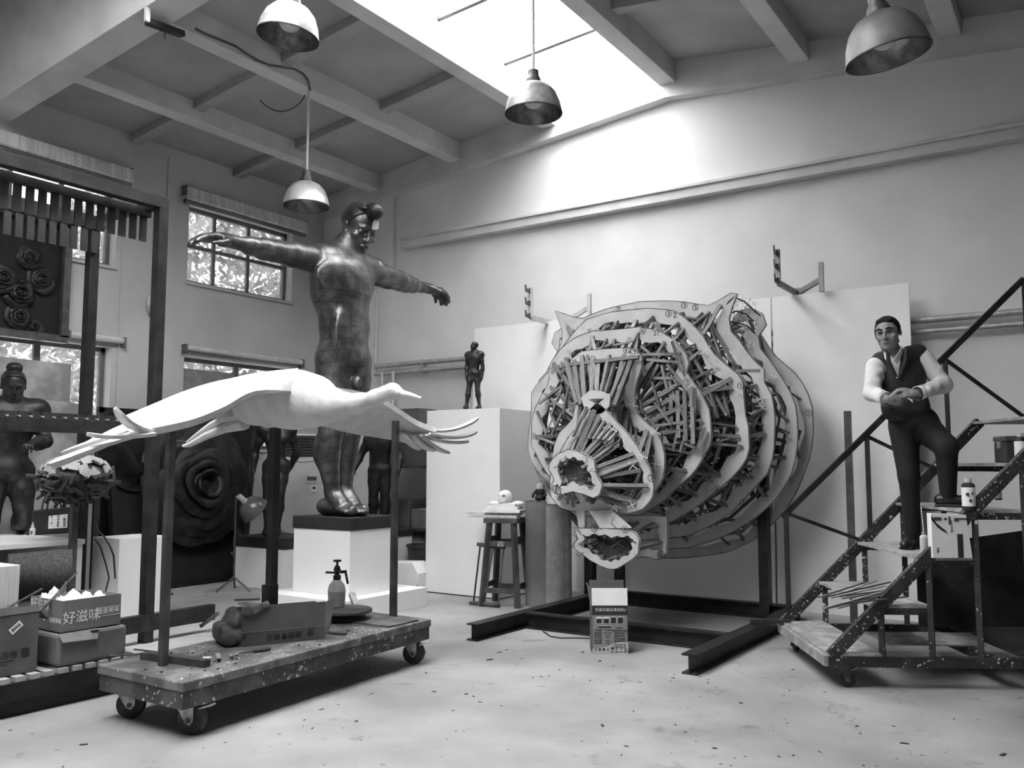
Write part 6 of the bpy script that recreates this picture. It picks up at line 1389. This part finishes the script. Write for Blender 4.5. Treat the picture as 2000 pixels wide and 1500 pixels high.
# ================================================================ printed pressure-washer carton
def washer_box():
    a, b = at(1157, 1277, z=0), at(1227, 1277, z=0); d = (b-a).normalized(); n = V((-d.y, d.x, 0)); w = (b-a).length; h = .355; dp = .20; z = V((0, 0, 1)); t = thing('washer_carton', 'open printed carton for a high-pressure washer on the floor before the bear', 'box', tuple(a)); G = mat('printed_grey', .24, .6, var=.05); e = .005
    MB().prism([a, b, b+z*h, a+z*h], n*e).build('front_panel', G, t); MB().prism([a+n*dp, b+n*dp, b+n*dp+z*h, a+n*dp+z*h], n*e).build('back_panel', CARD2, t); MB().prism([a, a+n*dp, a+n*dp+z*h, a+z*h], d*e).build('side_panel', CARD2, t); MB().prism([b, b+n*dp, b+n*dp+z*h, b+z*h], d*-e).build('side_panel', CARD2, t); MB().prism([a, b, b+n*dp, a+n*dp], z*e).build('bottom', CARD2, t)
    MB().prism([a+z*h, b+z*h, b+z*(h+.125)+n*.02, a+z*(h+.125)+n*.02], n*e).build('front_flap', PAPER, t); MB().prism([a+n*dp+z*h, b+n*dp+z*h, b+n*(dp+.03)+z*(h+.16), a+n*(dp+.03)+z*(h+.16)], n*e).build('back_flap', CARD2, t)
    MB().prism([a+z*h+d*.002, a+n*dp*.9+z*h, a+n*dp*.8+z*(h+.15)-d*.03, a+n*.04+z*(h+.13)-d*.02], d*e).build('side_flap', CARD, t)
    o = lambda x, y: a+d*(x*w)+z*y-n*.002
    def rect(nm, x0, x1, y0, y1, mt, lift=0): MB().prism([o(x0, y0)-n*lift, o(x1, y0)-n*lift, o(x1, y1)-n*lift, o(x0, y1)-n*lift], n*.0015).build(nm, mt, t)
    rect('title_band', 0, 1, .285, h, INK); text('title', '手提式高压清洗机', .0275, tuple(o(.49, .322)-n*.0015), d, z, WINK, t); text('title', '//', .03, tuple(o(.93, .322)-n*.0015), d, z, WINK, t)
    for i in range(4): rect('picture', .11+.20*i, .28+.20*i, .222, .272, WINK); rect('picture', .12+.20*i, .27+.20*i, .224, .258 if i < 2 else .268, INK, .001)
    rect('caption_bar', .08, .55, .188, .206, WINK); rect('caption_bar', .09, .54, .190, .204, INK, .001); text('warning_sign', '△', .018, tuple(o(.14, .197)-n*.003), d, z, WINK, t)
    L1 = ['产品型号', '额定电压', '额定功率', '工作压力', '最大流量', '产品净重']; R1 = ['注意事项', '使用前请阅读说明书', '请勿空转运行', '请接地线使用', '避免儿童接触', '用后切断电源']; N1 = ['QL-380', '220V~50Hz', '1400W', '8MPa', '6L/min', '6kg']
    for i in range(6): text('small_print', L1[i], .0145, tuple(o(.16, .172-.019*i)), d, z, INK, t); text('small_print', N1[i], .0125, tuple(o(.43, .172-.019*i)), d, z, INK, t); text('small_print', R1[i], .0135, tuple(o(.76, .188-.019*i)), d, z, INK, t)
    MB().prism([o(0, .0), o(1, .0), o(1, .085), o(.8, .088), o(.6, .075), o(.35, .052), o(0, .035)], n*.0012).build('wave', mat('pale_print', .5, .6), t)
    text('small_print', '产品以实物为准', .013, tuple(o(.76, .066)-n*.001), d, z, INK, t); text('small_print', '浙江制造有限公司', .013, tuple(o(.74, .05)-n*.001), d, z, INK, t)
    for i in range(4): rect('colour_square', .07+.11*i, .13+.11*i, .022, .042, (G, GINK, INK, PLYW)[i], .001)
    for i, s in enumerate('▼☂⇈☝'): text('handling_icon', s, .026, tuple(o(.56+.12*i, .034)-n*.001), d, z, INK, t); rect('icon_caption', .52+.12*i, .61+.12*i, .012, .018, INK, .001)
washer_box()
tag(MB().tube([at(x, y, z=.006) for x, y in ((1055, 1222), (1062, 1234), (1075, 1243), (1095, 1246), (1125, 1246), (1158, 1247))], .006, 6).build('floor_cable', BLACK, smooth=True), 'thin black cable trailing on the floor from the stand to the washer carton', 'cable')

# ================================================================ floor litter and the trees outside
c = at(250, 1148, z=.03); t = thing('floor_rag', 'crumpled pale rag on the floor below the big rose panel', 'rag', (c.x, c.y, 0)); rnd = random.Random(6); sdf_obj('rag', [cone(c+V((rnd.uniform(-.2, .2), rnd.uniform(-.06, .06), rnd.uniform(-.02, .03))), c+V((rnd.uniform(-.2, .2), rnd.uniform(-.06, .06), rnd.uniform(-.02, .02))), .022, .018, .015) for _ in range(12)], .009, mat('rag_cloth', .25, .8, var=.3), t)
for lab, p, q in (('pale wood offcut lying on the floor left of the low plinth', (402, 1156), (440, 1147)), ('thin dark stick on the floor in front of the rose panel', (307, 1163), (338, 1160)), ('curved twig on the floor before the white platform', (458, 1172), (508, 1170)), ('short dark stick lying alone on the grey floor', (384, 1189), (398, 1187))): tag(MB().bar(at(*p, z=.012), at(*q, z=.012), .03 if 'offcut' in lab else .012, .02).build('wood_offcut', PLYW if 'pale' in lab else WOODD), lab, 'wood scrap')
m = MB(); rnd = random.Random(9)
for i in range(380):
    x, y = rnd.uniform(-8.6, .6), rnd.uniform(2.3, 8.3)
    if i < 150: x, y = rnd.uniform(-3.9, -.4), rnd.uniform(2.2, 5.8)
    s = rnd.uniform(.002, .009)*(1 if rnd.random() < .85 else 1.8); m.box((x, y, s*.2), (s, s*rnd.uniform(1, 3.5), s*.4), Matrix.Rotation(rnd.uniform(0, 3.1), 3, 'Z'))
tag(m.build('floor_litter', WOODD), 'chips and crumbs scattered over the concrete floor', 'debris', kind='stuff')
def tree(label, c, r, h, n, seed):
    rnd = random.Random(seed); c = V(c); t = thing('tree', label, 'tree', (c.x, c.y, 0), group='trees outside the windows'); MB().tube([(c.x, c.y, -.3), (c.x+.1, c.y-.1, h*.5), (c.x, c.y+.15, h*.85)], [.16, .11, .04], 8).build('trunk', WOODD, t, smooth=True); m = MB()
    for i in range(6): a = rnd.uniform(0, 6.3); m.tube([(c.x, c.y, h*.4+.1*i), (c.x+r*.7*math.cos(a), c.y+r*.7*math.sin(a), h*.6+.2*i)], [.05, .015], 5)
    m.build('branches', WOODD, t); m = MB()
    for i in range(n):
        u = V((rnd.gauss(0, 1), rnd.gauss(0, 1), rnd.gauss(0, 1))).normalized()*rnd.uniform(.5, 1)**.5; p = c+V((u.x*r, u.y*r, h*.62+u.z*h*.5)); d = V((rnd.uniform(-1, 1), rnd.uniform(-1, 1), rnd.uniform(-1, 1))).normalized(); e = d.cross(V((rnd.uniform(-1, 1), 1, rnd.uniform(-1, 1)))).normalized(); s = rnd.uniform(.05, .10); m.add([p-d*s, p+e*s*.45, p+d*s, p-e*s*.45], [(0, 1, 2, 3)])
    tag(m.build('leaves', LEAF, t), kind='stuff')
LEAF = mat('leaf', .38, .5, var=.5, scale=1.2)
tree('leafy tree outside the upper window beside the statue arm', (-12.6, 9.0, 0), 2.3, 5.8, 15000, 1); tree('leafy tree outside the upper left window', (-12.9, 4.2, 0), 2.3, 5.8, 15000, 2)
